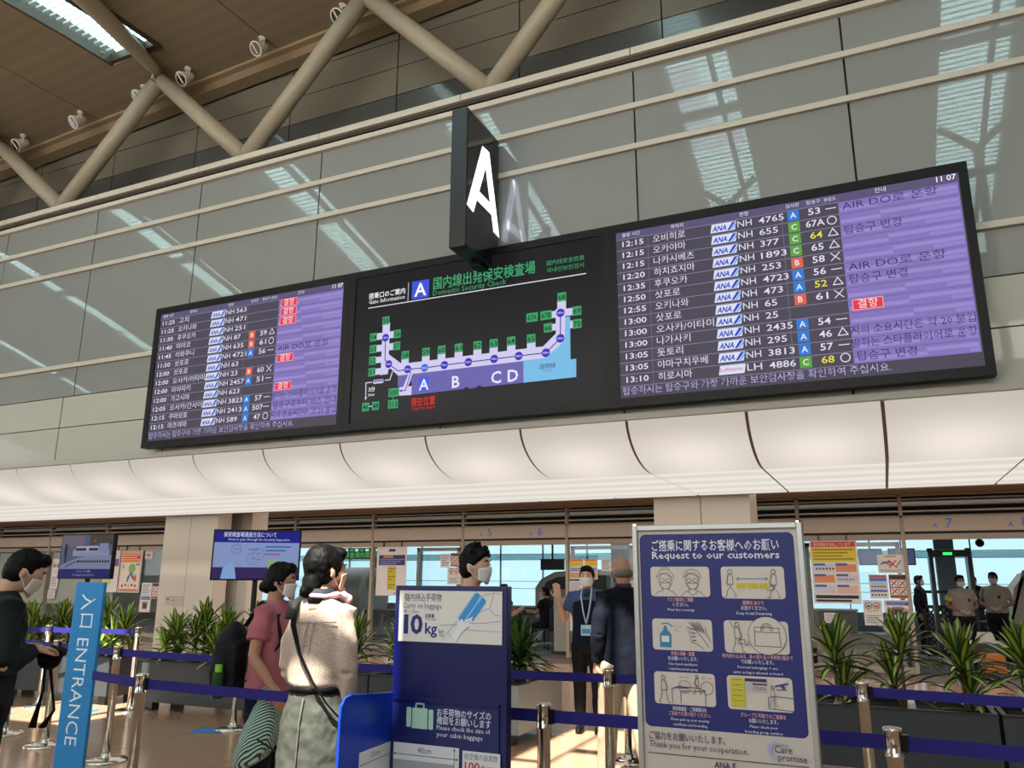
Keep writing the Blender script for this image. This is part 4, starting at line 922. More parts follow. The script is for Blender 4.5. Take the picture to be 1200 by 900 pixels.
# spray bottle and hands
bx = xx(-0.779); TB = '#2d7fa6'
a.poly([(bx-0.022, 1.245), (bx+0.022, 1.245), (bx+0.022, 1.292), (bx+0.010, 1.306), (bx-0.010, 1.306), (bx-0.022, 1.292)], TB); a.rect(bx-0.015, bx+0.014, 1.264, 1.286, '#d9dcdc'); a.rect(bx-0.005, bx+0.005, 1.306, 1.322, TB); a.line([(bx-0.012, 1.330), (bx+0.010, 1.332), (bx+0.026, 1.322)], 0.004, TB); a.rect(bx-0.009, bx+0.009, 1.308, 1.313, TB)
for p in ((0.034, 1.322), (0.044, 1.312), (0.046, 1.325), (0.054, 1.318), (0.050, 1.302), (0.060, 1.322), (0.040, 1.306)): a.disc(bx+p[0], p[1], 0.002, K, seg=8)
hx_, hz_ = xx(-0.668), 1.290
for k in range(4): a.line([(hx_-0.030+0.004*k, hz_+0.032-0.016*k), (hx_+0.004, hz_+0.020-0.012*k), (hx_-0.028+0.004*k, hz_+0.024-0.016*k)], lw, K)
for k in range(4): a.line([(hx_-0.022+0.012*k, hz_+0.046), (hx_+0.010+0.009*k, hz_+0.018-0.003*k), (hx_-0.016+0.012*k, hz_+0.050)], lw, K)
a.line([(hx_+0.004, hz_+0.020), (hx_+0.030, hz_-0.010), (hx_+0.050, hz_-0.040)], lw, K); a.line([(hx_-0.010, hz_-0.024), (hx_+0.016, hz_-0.034), (hx_+0.034, hz_-0.050)], lw, K); a.line([(hx_+0.040, hz_+0.030), (hx_+0.046, hz_), (hx_+0.058, hz_-0.022)], lw, K)
# traveller and enlarged bag
figure(-0.512, 1.240, 0.104, d=1, bag=True); a.line([(xx(-0.520), 1.32), (xx(-0.533), 1.335), (xx(-0.536), 1.345)], lw, K)
a.disc(xx(-0.408), 1.298, 0.066, WP, seg=28); a.ring(xx(-0.408), 1.298, 0.066, lw, K, seg=28); a.line([(xx(-0.465), 1.265), (xx(-0.486), 1.262), (xx(-0.470), 1.278)], lw, K)
a.line([(xx(-0.452), 1.262), (xx(-0.362), 1.260), (xx(-0.366), 1.325), (xx(-0.450), 1.327)], lw*1.3, K, close=True); a.line([(xx(-0.451), 1.310), (xx(-0.366), 1.309)], lw*1.2, K); a.ring(xx(-0.408), 1.318, 0.020, lw*1.4, K, rz=0.022, a0=-10, a1=190); a.ring(xx(-0.408), 1.318, 0.013, lw*1.2, K, rz=0.015, a0=-10, a1=190)
# counter scene and boarding slip
figure(-0.793, 1.050, 0.096, d=1, bag=False); figure(-0.668, 1.085, 0.066, d=-1, bag=False)
a.line([(xx(-0.762), 1.052), (xx(-0.762), 1.100), (xx(-0.738), 1.108), (xx(-0.662), 1.106), (xx(-0.640), 1.098), (xx(-0.640), 1.048)], lw*1.2, K); a.line([(xx(-0.730), 1.050), (xx(-0.730), 1.092), (xx(-0.640), 1.096)], lw*1.2, K); a.poly([(xx(-0.762), 1.098), (xx(-0.740), 1.110), (xx(-0.690), 1.108), (xx(-0.705), 1.102), (xx(-0.745), 1.102)], '#44418e')
for cx in (-0.715, -0.632): a.ring(xx(cx), 1.108, 0.022, lw, '#b86a70'); a.text('カード', xx(cx), 1.137, 0.009, '#b86a70', 'C')
a.rect(xx(-0.548), xx(-0.498), 1.052, 1.150, '#c9bb35'); 
for k in range(5): a.rect(xx(-0.540), xx(-0.506), 1.142-0.018*k, 1.145-0.018*k, '#8c8233', layer=a.l+1)
a.l += 2; a.rect(xx(-0.496), xx(-0.420), 1.106, 1.150, '#b9b3b6'); a.rect(xx(-0.496), xx(-0.420), 1.139, 1.150, '#2c2a52'); a.rect(xx(-0.470), xx(-0.420), 1.128, 1.134, '#5a2c4a'); a.text('123456', xx(-0.424), 1.111, 0.012, '#3a3744', 'R', width=0.044)
a.line([(xx(-0.390), 1.128), (xx(-0.350), 1.138)], 0.006, '#3c3a86'); a.poly([(xx(-0.378), 1.131), (xx(-0.366), 1.118), (xx(-0.358), 1.120), (xx(-0.362), 1.136)], '#3c3a86'); a.line([(xx(-0.388), 1.116), (xx(-0.354), 1.117)], 0.003, '#3c3a86')
figure(-0.402, 1.060, 0.070, '#9d97a0', bag=False); a.line([(xx(-0.335), 1.090), (xx(-0.400), 1.094), (xx(-0.418), 1.088), (xx(-0.418), 1.052), (xx(-0.336), 1.048)], lw*1.2, K); a.line([(xx(-0.398), 1.092), (xx(-0.398), 1.052)], lw, K)
P_, W_ = '#e0a6a8', '#d4d2e2'
def cap(cx, z, rows):
    for s_, h, c, w_ in rows: a.text(s_, xx(cx), z, h, c, 'C', width=w_, bold=0.01); z -= 0.0175
cap(-0.716, 1.413, [('マスク着用をご理解', .0115, P_, .098), ('ください。', .0115, W_, .06), ('Wear face coverings', .009, W_, .105)])
cap(-0.448, 1.405, [('間隔をあけて', .0115, P_, .075), ('お並びください。', .0115, W_, .09), ('Keep Social Distancing', .010, W_, .125)])
cap(-0.716, 1.218, [('手指の消毒・除菌', .0115, P_, .088), ('をお願いいたします。', .0115, W_, .112), ('Use hand sanitizers', .009, W_, .108), ('/ anti-bacterial spray', .009, W_, .108)])
cap(-0.448, 1.218, [('機内持ち込みは、身の回り品＋手荷物1個まで', .0115, P_, .245), ('でお願いいたします。', .0115, W_, .115), ('Personal belongings + one', .009, W_, .14), ('carry on bag is allowed on board.', .009, W_, .175)])
cap(-0.700, 1.025, [('保安検査証・ご搭乗案内を', .0115, W_, .125), ('ご自身でお受け取りください。', .0115, P_, .155), ('Please pick up your security', .009, W_, .14), ('certificate and boarding', .009, W_, .125), ('information slip yourself', .009, W_, .125)])
cap(-0.440, 1.020, [('グループ番号順でのご搭乗を', .0115, P_, .155), ('お願いいたします。', .0115, W_, .10), ('Please check your', .009, W_, .095), ('boarding group number.', .009, W_, .13)])
a.text('ご協力をお願いいたします。', xx(-0.855), 0.922, 0.021, '#34305e', width=0.278, bold=0.008); a.text('Thank you for your cooperation.', xx(-0.855), 0.893, 0.022, '#34305e', width=0.358)
a.line([(xx(-0.860), 0.872), (xx(-0.300), 0.872)], 0.003, '#3a3744'); a.text('ANA F', xx(-0.62), 0.842, 0.02, '#34305e', width=0.075, bold=0.02)
a.poly([(xx(-0.405)+0.028*cos(radians(t_)), 0.918+0.028*sin(radians(t_))) for t_ in range(60, 301, 15)] + [(xx(-0.400)+0.019*cos(radians(t_)), 0.918+0.020*sin(radians(t_))) for t_ in range(290, 69, -15)], '#a9a8cc'); a.text('ANA', xx(-0.392), 0.930, 0.010, '#5b78b8'); a.text('Care', xx(-0.408), 0.910, 0.024, '#34305e', width=0.058); a.text('promise', xx(-0.398), 0.885, 0.023, '#34305e', width=0.094)
a.build(t)

# ------------------------------------------------------------------ monitors on poles
def monitor(x, y, z, w_, h, rz, label, content, glow):
    t = thing('monitor_stand', label, 'monitor', (x, y, 0), rz)
    MB().box(-w_/2, w_/2, 0, 0.06, z-h/2, z+h/2).build('case', M_black, t, bevel=0.006)
    MB().tube([(0, 0.08, 0.02), (0, 0.08, z)], 0.035, 14).build('pole', M_blackm, t); MB().box(-0.3, 0.3, -0.18, 0.30, 0, 0.02).build('base', M_blackm, t)
    scr = MB().box(-w_/2+0.02, w_/2-0.02, -0.003, -0.0005, z-h/2+0.02, z+h/2-0.02).build('screen', mat('monitor_screen', '#050507', rough=0.2), t)
    a = Art(-0.004, 0.0001); content(a, z, w_-0.04, h-0.04); a.build(scr, emit=glow)
def c1(a, z, w_, h):      # picture of a baggage security area over a blue caption
    x0, z0 = -w_/2, z-h/2
    a.rect(x0, -x0, z0, z0+h, '#5b6684'); a.rect(x0, x0+w_*.45, z0+h*.72, z0+h, '#77707e'); a.rect(x0+w_*.55, -x0, z0+h*.76, z0+h, '#4f4a44')
    a.rrect(x0+w_*.24, x0+w_*.95, z0+h*.50, z0+h*.66, .03, '#9aa0c2'); a.rrect(x0+w_*.30, x0+w_*.74, z0+h*.62, z0+h*.74, .02, '#b9b9cf'); a.rrect(x0+w_*.30, x0+w_*.50, z0+h*.63, z0+h*.69, .015, '#26272f'); a.rrect(x0+w_*.55, x0+w_*.73, z0+h*.63, z0+h*.69, .015, '#26272f')
    a.rect(x0+w_*.75, x0+w_*.92, z0+h*.58, z0+h*.80, '#8f98bd'); a.rect(x0+w_*.62, x0+w_*.68, z0+h*.82, z0+h*.90, '#86523f')
    a.poly([(x0, z0+h*.20), (x0+w_*.05, z0+h*.30), (x0+w_*.35, z0+h*.46), (x0+w_*.60, z0+h*.52), (-x0, z0+h*.52), (-x0, z0+h*.20)], '#8d92b4')
    for k in range(12): a.rect(x0+w_*(.36+.052*k), x0+w_*(.395+.052*k), z0+h*.35, z0+h*.40, '#1e2030')
    for k in range(6): a.line([(x0+w_*(.10+.045*k), z0+h*(.22+.028*k)), (x0+w_*(.16+.045*k), z0+h*(.30+.022*k))], .010, '#2b2e44')
    a.disc(x0+w_*.10, z0+h*.74, .03, '#2a1f26'); a.rect(x0+w_*.075, x0+w_*.125, z0+h*.50, z0+h*.70, '#23222c'); a.line([(x0+w_*.10, z0+h*.50), (x0+w_*.11, z0+h*.36)], .03, '#1c1c26')
    a.rect(x0, -x0, z0, z0+h*.20, '#232476'); a.text('ドライブレコーダー作動中', x0+w_*.36, z0+h*.115, .030, '#b9bbe0', width=.30); a.text('Your baggage is inspected here', x0+w_*.28, z0+h*.045, .026, '#b9bbe0', width=.48)
def c2(a, z, w_, h):
    x0, z0 = -w_/2, z-h/2
    a.rect(x0, -x0, z0, z0+h, '#8fa4d6'); a.rect(x0, -x0, z0+h*.76, z0+h, '#22248e'); a.rect(x0, -x0, z0, z0+h*.24, '#3d2c62')
    a.text('保安検査場通過方法について', x0+w_*.10, z0+h*.885, .050, '#dfe4fa', width=w_*.62, bold=.01); a.text('How to pass through the Security Inspection', x0+w_*.16, z0+h*.80, .034, '#dfe4fa', width=w_*.72)
    a.poly([(x0+w_*.10, z0), (x0+w_*.12, z0+h*.22), (x0+w_*.18, z0+h*.34), (x0+w_*.24, z0+h*.34), (x0+w_*.26, z0+h*.20), (x0+w_*.28, z0)], '#8fb2e6')
    a.rect(x0+w_*.64, x0+w_*.76, z0+h*.02, z0+h*.40, '#a8b486')
    for cx, cz, r, c in ((.26, .62, .06, '#5565a4'), (.52, .52, .075, '#5b6fb8'), (.46, .42, .075, '#a66a92')): a.ring(x0+w_*cx, z0+h*cz, r, .006, c); a.line([(x0+w_*cx-.03, z0+h*cz), (x0+w_*cx+.03, z0+h*cz+.01)], .006, '#4a5590')
    for k, (u, v, c) in enumerate(((.60, .66, '#5266b4'), (.60, .58, '#5266b4'), (.60, .50, '#b0607e'), (.40, .60, '#6d82c4'))): a.rect(x0+w_*u, x0+w_*(u+.30-.06*k), z0+h*v, z0+h*(v+.03), c)
monitor(-10.90, 8.40, 1.776, 1.15, 0.665, 0.0, 'left monitor on a pole showing a grey picture of the baggage check', c1, 0.6)
monitor(-7.60, 8.40, 1.770, 1.13, 0.66, radians(37), 'right monitor on a pole with blue how to pass through inspection header', c2, 0.72)

# ------------------------------------------------------------------ notices taped on the glass and hung before it
def notice(x0, x1, z0, z1, label, fn, y=15.0125, name='notice', base='#d9d4cf', group='notices on the glazed partition'):
    o = MB().box(0, x1-x0, 0, 0.006, 0, z1-z0).build(name, mat('paper_' + base[1:], base, rough=0.5), loc=(x0, y, z0)); tag(o, label, 'notice', group)
    a = Art(-0.001, 0.0002); fn(a, x1-x0, z1-z0); a.build(o)
    if name == 'large_notice':
        for u in (0.2, 0.8): MB().box(u*(x1-x0)-0.006, u*(x1-x0)+0.006, 0.006, 0.03, z1-z0-0.02, 2.24-z0).build('hanger', M_dark, o)
def lines(a, w_, h, u0, u1, v0, v1, n, c='#8a858c'):
    for k in range(n):
        z = h*(v1 - (v1-v0)*(k+0.5)/n); a.rect(w_*u0, w_*(u1 - 0.12*((k*7) % 3)), z-h*(v1-v0)/n*0.22, z+h*(v1-v0)/n*0.22, c, layer=a.l+1)
    a.l += 1
def nA(a, w_, h):     # red, yellow, grid
    a.rect(.03*w_, .97*w_, .90*h, .985*h, '#c8372f'); a.text('保安検査を強化しています', .08*w_, .915*h, .05, '#f2d8d0', width=.8*w_)
    a.rect(.03*w_, .97*w_, .66*h, .895*h, '#dcc62c'); lines(a, w_, h, .06, .92, .68, .88, 4, '#8f7b22')
    for i in range(2):
        for j in range(3): a.rect((.05+.47*i)*w_, (.48+.47*i)*w_, (.50-.17*j)*h, (.62-.17*j)*h, ['#c9c6d2', '#d88a60', '#c9c6d2', '#d8b4a0'][(i+j) % 4]); a.rect((.05+.47*i)*w_, (.30+.47*i)*w_, (.60-.17*j)*h, (.635-.17*j)*h, '#4b5ca8')
    for k in range(6): a.disc((.12+.07*k)*w_, (.55)*h, .018, '#3a3a48', seg=8); a.disc((.56+.06*k)*w_, .38*h, .015, '#5a5a68', seg=8)
    a.rect(.05*w_, .95*w_, .08*h, .13*h, '#2b2a30'); a.rect(.05*w_, .80*w_, .03*h, .06*h, '#2b2a30')
def nCross(a, w_, h):
    a.rect(.3*w_, .7*w_, .86*h, .94*h, '#c9962e'); a.line([(.12*w_, .50*h), (.4*w_, .62*h), (.55*w_, .45*h)], .02, '#4a4a55'); a.line([(.2*w_, .62*h), (.5*w_, .40*h)], .016, '#4a4a55'); a.line([(.42*w_, .3*h), (.68*w_, .68*h)], .02, '#c8483c'); a.line([(.42*w_, .68*h), (.68*w_, .3*h)], .02, '#c8483c'); a.line([(.70*w_, .40*h), (.85*w_, .66*h)], .02, '#8e6a70'); lines(a, w_, h, .08, .92, .06, .2, 2)
def nBlue(a, w_, h):
    a.rect(.04*w_, .96*w_, .88*h, .97*h, '#b8564c'); a.rect(.04*w_, .96*w_, .72*h, .87*h, '#5a78b8'); a.rect(.08*w_, .92*w_, .40*h, .70*h, '#bfc4d4'); a.rect(.04*w_, .96*w_, .28*h, .36*h, '#3f5ba0')
    for k in range(5): a.disc((.15+.17*k)*w_, .50*h, .015, '#3c4048', seg=8); a.disc((.15+.17*k)*w_, .15*h, .017, '#4c5664', seg=8)
def nFour(a, w_, h):
    a.rect(0.02*w_, .98*w_, .02*h, .98*h, '#a8492f'); a.rect(.06*w_, .94*w_, .80*h, .95*h, '#3a2c2a')
    for i in range(2):
        for j in range(2):
            x0, z0 = (.08+.44*i)*w_, (.14+.34*j)*h; a.rect(x0, x0+.40*w_, z0, z0+.29*h, '#d8d2cc'); a.line([(x0+.06*w_, z0+.05*h), (x0+.33*w_, z0+.24*h)], .016, '#3a3438'); a.line([(x0+.33*w_, z0+.05*h), (x0+.06*w_, z0+.24*h)], .014, '#c84a3c')
def nMask(a, w_, h):
    for k, c in ((.28, '#3c4c8c'), (.70, '#b44c48')): a.ring(k*w_, .78*h, .05, .012, c); a.rect(k*w_-.025, k*w_+.025, .72*h, .80*h, c)
    for k in range(4): a.rect((.20+.16*k)*w_, (.30+.16*k)*w_, .54*h, .60*h, '#c8a832')
    lines(a, w_, h, .1, .9, .08, .42, 5)
def nLap(a, w_, h):
    a.rect(.08*w_, .92*w_, .72*h, .92*h, '#3c4a8c'); lines(a, w_, h, .1, .9, .74, .90, 2, '#9aa4d0'); a.rect(.28*w_, .72*w_, .18*h, .56*h, '#7d5a4c'); a.rect(.36*w_, .64*w_, .26*h, .48*h, '#3a3238'); a.line([(.2*w_, .5*h), (.35*w_, .6*h), (.65*w_, .6*h), (.8*w_, .5*h)], .016, '#8c5a4c')
def nPlain(a, w_, h): lines(a, w_, h, .1, .9, .1, .9, 5)
def nOrange(a, w_, h):
    a.rect(.03*w_, .97*w_, .90*h, .98*h, '#d8602c'); a.rect(.03*w_, .97*w_, .64*h, .89*h, '#d8c02c'); a.rect(.05*w_, .95*w_, .36*h, .60*h, '#b8b8c4'); a.rect(.05*w_, .95*w_, .06*h, .32*h, '#d89a68'); lines(a, w_, h, .1, .9, .40, .56, 2, '#4b5ca8')
def nYellowPole(a, w_, h):
    a.rrect(.40*w_, .62*w_, .90*h, .955*h, .01, '#2b2c6c'); a.rect(.07*w_, .95*w_, .62*h, .83*h, '#272868'); a.rect(.22*w_, .55*w_, .77*h, .82*h, '#b08a2c'); lines(a, w_, h, .12, .92, .63, .76, 3, '#8a8cc0'); a.rect(.38*w_, .66*w_, .12*h, .60*h, '#c8b82c'); lines(a, w_, h, .40, .66, .14, .58, 8, '#8f8322'); a.text('ANA', .60*w_, .035*h, .03, '#2b2c6c', bold=.03)
def nPoster(a, w_, h):
    a.rect(.02*w_, .98*w_, .02*h, .98*h, '#c46a3c'); a.rect(.05*w_, .95*w_, .04*h, .96*h, '#dcd2c0'); a.rect(.08*w_, .92*w_, .80*h, .94*h, '#cf3f2c'); a.rect(.08*w_, .92*w_, .72*h, .79*h, '#dc8430'); lines(a, w_, h, .10, .88, .81, .93, 2, '#f0c070')
    a.disc(.58*w_, .57*h, .13, '#7fae5c'); a.line([(.55*w_, .46*h), (.45*w_, .36*h), (.42*w_, .28*h)], .06, '#4a6ab0'); a.line([(.58*w_, .45*h), (.66*w_, .33*h)], .05, '#3c4c7c'); a.disc(.74*w_, .38*h, .06, '#dc8430'); a.rect(.70*w_, .82*w_, .27*h, .38*h, '#c4562c'); a.line([(.12*w_, .66*h), (.22*w_, .58*h)], .02, '#5a78b8'); a.line([(.22*w_, .66*h), (.12*w_, .58*h)], .02, '#5a78b8'); a.rect(.74*w_, .92*w_, .64*h, .70*h, '#6a9ac4')
    for k in range(5): a.disc((.2+.15*k)*w_, (.16+.02*(k % 2))*h, .035, ['#3c3c4c', '#b04a3c', '#c8a02c', '#3c3c4c', '#6a5a4c'][k], seg=10)
    a.rect(.08*w_, .92*w_, .05*h, .08*h, '#c8483c')
def nMap(a, w_, h): a.rect(.10*w_, .95*w_, .62*h, .80*h, '#6a4a9c'); a.rect(.05*w_, .7*w_, .84*h, .95*h, '#c9c6d2'); a.poly([(.05*w_, .1*h), (.6*w_, .2*h), (.5*w_, .55*h), (.2*w_, .5*h)], '#c8cc7c')
notice(-1.155, -0.400, 1.085, 2.130, 'large red and yellow security notice hung left of the five small notices', nA, 14.965, 'large_notice')
notice(-0.100, 0.315, 1.590, 1.890, 'white notice with red crossed tools, topmost at the right mullion', nCross)
notice(-0.262, 0.020, 1.175, 1.565, 'narrow blue and red notice left of the brown four cross one', nBlue)
notice(0.040, 0.320, 1.180, 1.570, 'brown notice with four crossed out squares', nFour)
notice(-0.386, -0.098, 0.740, 1.148, 'white notice with blue and red round heads, lower left of five', nMask)
notice(-0.070, 0.335, 0.858, 1.155, 'white notice with blue band and brown picture, lower right of five', nLap)
notice(-1.015, -0.80, 0.765, 0.930, 'small plain white slip under the large red and yellow notice', nPlain)
notice(-5.640, -5.345, 1.460, 1.848, 'orange and yellow notice at the left, above the waving woman\'s hand', nOrange)
notice(-5.330, -5.060, 1.460, 1.848, 'orange and yellow notice just above the waving woman\'s head', nOrange)
notice(-5.645, -5.345, 1.225, 1.430, 'plain white sheet below the orange notices', nPlain); notice(-5.648, -5.345, 0.905, 1.210, 'white sheet behind the waving hand', nMask); notice(-5.650, -5.330, 0.495, 0.890, 'lowest white sheet left of the waving woman', nLap)
notice(-4.98, -4.78, 1.62, 1.85, 'small white and black sheet behind the bald man', nPlain)
notice(-10.125, -9.364, 1.095, 2.128, 'tall white hanging notice with navy header and yellow stripe', nYellowPole, 14.965, 'large_notice')
notice(-8.545, -8.330, 1.690, 1.970, 'small white sheet, left of the pair above the blue stand', nPlain); notice(-8.310, -8.065, 1.705, 1.985, 'small brown and white sheet, right of the pair above the blue stand', nFour); notice(-8.375, -8.055, 1.345, 1.690, 'white sheet with two round heads behind the man\'s hair', nMask)
notice(-18.075, -17.300, 1.070, 2.115, 'large orange poster with cartoon crowd left of the beige column', nPoster, 14.965, 'large_notice')
notice(-18.70, -18.12, 1.070, 2.13, 'pale hanging poster with purple band beside the orange poster', nMap, 14.975, 'large_notice')
notice(-17.270, -17.010, 1.905, 2.100, 'small white sheet with a red mark top right of the orange poster', nCross); notice(-17.265, -16.915, 1.025, 1.315, 'white sheet low right of the orange poster', nPlain); notice(-16.900, -16.600, 0.93, 1.315, 'red and white sheet beside the beige column', nFour); notice(-17.28, -16.90, 0.60, 1.015, 'blue headed sheet right above the plants at the left column', nLap)
notice(-20.75, -20.45, 1.13, 1.93, 'narrow tall sheet with pink print on the frosted panel', nMask); notice(-20.80, -20.50, 0.88, 1.1, 'small sheet low on the frosted panel', nPlain)
o = MB().box(0, 0.42, 0, 0.003, 0, 0.16).build('notice', mat('paper_e0cfbb', '#d6c5b0', rough=0.5), loc=(-11.25, 10.294, 1.0)); tag(o, 'faint paper sheet taped to the foot of the left beige column', 'notice'); a = Art(-0.001); a.rect(.03, .10, .09, .12, '#7c7ca0'); a.rect(.16, .2, .07, .10, '#9c8ca0'); a.line([(.02,.14),(.40,.15)], .004, '#a09080'); a.build(o)
# ------------------------------------------------------------------ things of the inspection area behind the glazing
M_gr = mat('machine_grey', '#6f726c', rough=0.45); M_mb = mat('machine_beige', '#9c978a', rough=0.45); M_dk = mat('machine_dark', '#1c1f22', rough=0.4)
def gate(x, y, w_, label, lit):
    t = thing('metal_detector', label, 'detector', (x, y, 0), 0, 'walk-through metal detectors')
    for s_ in (-1, 1): box('side_post', M_dk, s_*w_/2-0.035, s_*w_/2+0.035, -0.30, 0.30, 0, 1.90, t, bevel=0.01)
    box('header', M_dk, -w_/2-0.035, w_/2+0.035, -0.12, 0.12, 1.90, 2.02, t, bevel=0.01)
    for s_ in (-1, 1): MB().cyl(s_*w_/2, -0.08, 0.05, 1.98, 2.05, 12).build('corner_cap', M_dk, t)
    if lit: box('green_display', mat('green_lit', '#0a2010', emit=1.5, emit_col='#35e070'), -0.10, 0.05, -0.125, -0.119, 1.925, 1.975, t)
gate(1.10, 17.0, 0.62, 'black walk-through metal detector with a green display beside the guard', True)
gate(-4.7, 18.5, 0.62, 'black walk-through metal detector beyond the seated staff', False)
# CT scanner at left
t = thing('baggage_scanner', 'big rounded grey baggage scanner drum behind the speckled blouse', 'scanner', (-13.3, 18.2, 0))
MB().rings([[( -0.95+0.95*u, 0.75*cos(a_)*k, 0.95+0.78*sin(a_)*k) for a_ in [2*pi*j/32 for j in range(32)]] for u, k in ((0, .8), (.04, .95), (.12, 1), (1.9, 1), (1.98, .95), (2.0, .85))]).build('drum', M_gr, t, smooth=True)
MB().rings([[(-1.10+0.02*u, 0.55*cos(a_), 0.92+0.55*sin(a_)) for a_ in [2*pi*j/28 for j in range(28)]] for u in (0, 10)]).build('tunnel_mouth', M_dk, t)
box('conveyor', M_dk, -1.9, 2.2, -0.38, 0.38, 0.55, 0.66, t); box('cradle', M_gr, -0.8, 0.9, -0.55, 0.55, 0.0, 0.5, t); box('control_box', M_dk, 0.98, 1.05, -0.3, 0.1, 1.2, 1.5, t)
# x-ray machine centre
t = thing('xray_machine', 'pale x-ray machine with an arched white hood beyond the seated staff', 'scanner', (-6.75, 18.6, 0))
pr = [(-0.95, 0.55), (-0.95, 1.25), (-0.80, 1.45), (-0.45, 1.62), (0.3, 1.68), (0.95, 1.68), (0.95, 0.55)]
MB().prism(pr, -0.45, 0.45).build('body', M_mb, t); pr2 = [(-0.75, 1.22), (-0.66, 1.38), (-0.38, 1.50), (0.25, 1.55), (0.85, 1.55), (0.85, 1.22)]
MB().prism(pr2, -0.462, -0.45).build('hood_opening', M_dk, t); box('conveyor', M_dk, -2.0, 1.6, -0.34, 0.34, 0.60, 0.72, t); box('base', M_gr, -0.8, 0.8, -0.4, 0.4, 0, 0.55, t); box('notice_plate', mat('plate_white', '#c9c9c4'), -0.85, -0.30, -0.47, -0.455, 0.95, 1.15, t)
t = thing('xray_machine', 'grey x-ray machine with a glossy curved hood at the right edge', 'scanner', (2.75, 18.0, 0))
MB().prism([(-0.75, 0.7), (-0.62, 1.35), (-0.42, 1.60), (-0.1, 1.70), (0.9, 1.70), (0.9, 0.7)], -0.5, 0.5).build('body', M_mb, t); MB().prism([(-0.5, 0.85), (-0.42, 1.35), (-0.2, 1.55), (0.8, 1.58), (0.8, 0.85)], -0.512, -0.5).build('dark_panel', M_dk, t)
MB().rings([[(-0.78+0.03*k, -0.5+0.1*k, 0.65) , (-0.74+0.03*k, -0.5+0.1*k, 0.65), (-0.40+0.03*k, -0.5+0.1*k, 1.66), (-0.46+0.03*k, -0.5+0.1*k, 1.66)] for k in (0, 4)]).build('hood', mat('hood_plastic', '#b9c0bf', rough=0.15), t)
box('base', M_gr, -0.5, 0.8, -0.4, 0.4, 0, 0.7, t); box('conveyor', M_dk, -1.3, 1.4, -0.34, 0.34, 0.66, 0.72, t)
# lattice barriers
M_lat = mat('lattice_wood', '#3c1f18', rough=0.5)
def lattice(x, y, w_, h, label):
    t = thing('lattice_screen', label, 'screen', (x, y, 0), 0, 'lattice screens of the inspection area')
    b = MB(); b.box(-w_/2, w_/2, -0.02, 0.02, h-0.06, h); b.box(-w_/2, w_/2, -0.02, 0.02, 0.05, 0.12); b.box(-w_/2, -w_/2+0.05, -0.02, 0.02, 0.0, h); b.box(w_/2-0.05, w_/2, -0.02, 0.02, 0.0, h); b.build('frame', M_lat, t)
    b = MB(); n = int((w_+h)/0.11)
    for k in range(n):
        for s_ in (1, -1):
            c = -w_/2 + 0.11*k; p0 = (c, 0.12); p1 = (c-(h-0.18), h-0.06)
            # clip to the frame
            (xa, za), (xb, zb) = p0, p1
            if xa > w_/2: za += (xa-w_/2); xa = w_/2
            if xb < -w_/2: zb -= (-w_/2-xb); xb = -w_/2
            if zb - za < 0.03: continue
            b.tube([(s_*xa, 0.004*s_, za), (s_*xb, 0.004*s_, zb)], 0.016, 4)
    stuff(b.build('lattice', M_lat, t))
lattice(0.85, 18.0, 0.50, 1.0, 'dark lattice screen left of the metal detector')
lattice(1.95, 18.5, 0.75, 1.0, 'dark lattice screen between the two guards')
lattice(2.75, 19.2, 0.70, 1.0, 'dark lattice screen behind the right guard')
# boards, boxes and tables
t = thing('table', 'dark inspection table between the seated staff', 'table', (-7.25, 17.1, 0)); box('table_top', M_dk, -0.85, 0.85, -0.35, 0.35, 0.80, 0.85, t)
for sx in (-1, 1): 
    for sy in (-1, 1): box('leg', M_dk, sx*0.78-0.03, sx*0.78+0.03, sy*0.3-0.03, sy*0.3+0.03, 0, 0.80, t)
t = thing('counter', 'low beige counter behind the dracaenas right of the poster frame', 'counter', (-0.55, 16.2, 0)); box('body', mat('counter_beige', '#a3978a', rough=0.5), -0.75, 0.62, -0.3, 0.3, 0, 0.55, t); box('upper_shelf', mat('counter_grey', '#7d7a76', rough=0.5), -0.7, 0.0, -0.3, 0.3, 0.55, 0.92, t); box('worktop', M_mb, -0.73, 0.03, -0.33, 0.33, 0.92, 0.95, t)
t = thing('cabinet', 'low dark brown stand holding a sheet of paper behind the guard\'s dracaena', 'cabinet', (1.47, 16.3, 0)); box('body', mat('cabinet_brown', '#4d4038', rough=0.5), -0.18, 0.22, 0.10, 0.35, 0, 0.42, t)
for k in range(2): tag(box('plastic_box', mat('orange_plastic', '#c9792a', rough=0.4), 1.30, 1.655, 15.75, 16.15, 0.002+0.155*k, 0.145+0.155*k, bevel=0.01), ('orange plastic box, upper of two below the paper sheet', 'orange plastic box, lower of two, on the carpet')[1-k], 'box')
o = MB().add([(0, 0, 0), (0.33, 0, 0), (0.28, 0.06, 0.18), (0.03, 0.06, 0.18)], [(0,1,2,3)]).add([(0, 0.004, 0), (0.33, 0.004, 0), (0.28, 0.064, 0.18), (0.03, 0.064, 0.18)], [(3,2,1,0)]).build('paper_sheet', M_white, loc=(1.30, 16.42, 0.425)); tag(o, 'white printed sheet leaning on the dark brown stand', 'paper')
t = thing('partition_panel', 'pale grey waist high panel left of the waving woman', 'panel', (-6.05, 15.7, 0)); box('panel', M_mb, -0.20, 0.22, 0, 0.04, 0.05, 1.10, t); box('foot', M_dk, -0.2, 0.22, -0.15, 0.19, 0, 0.05, t)
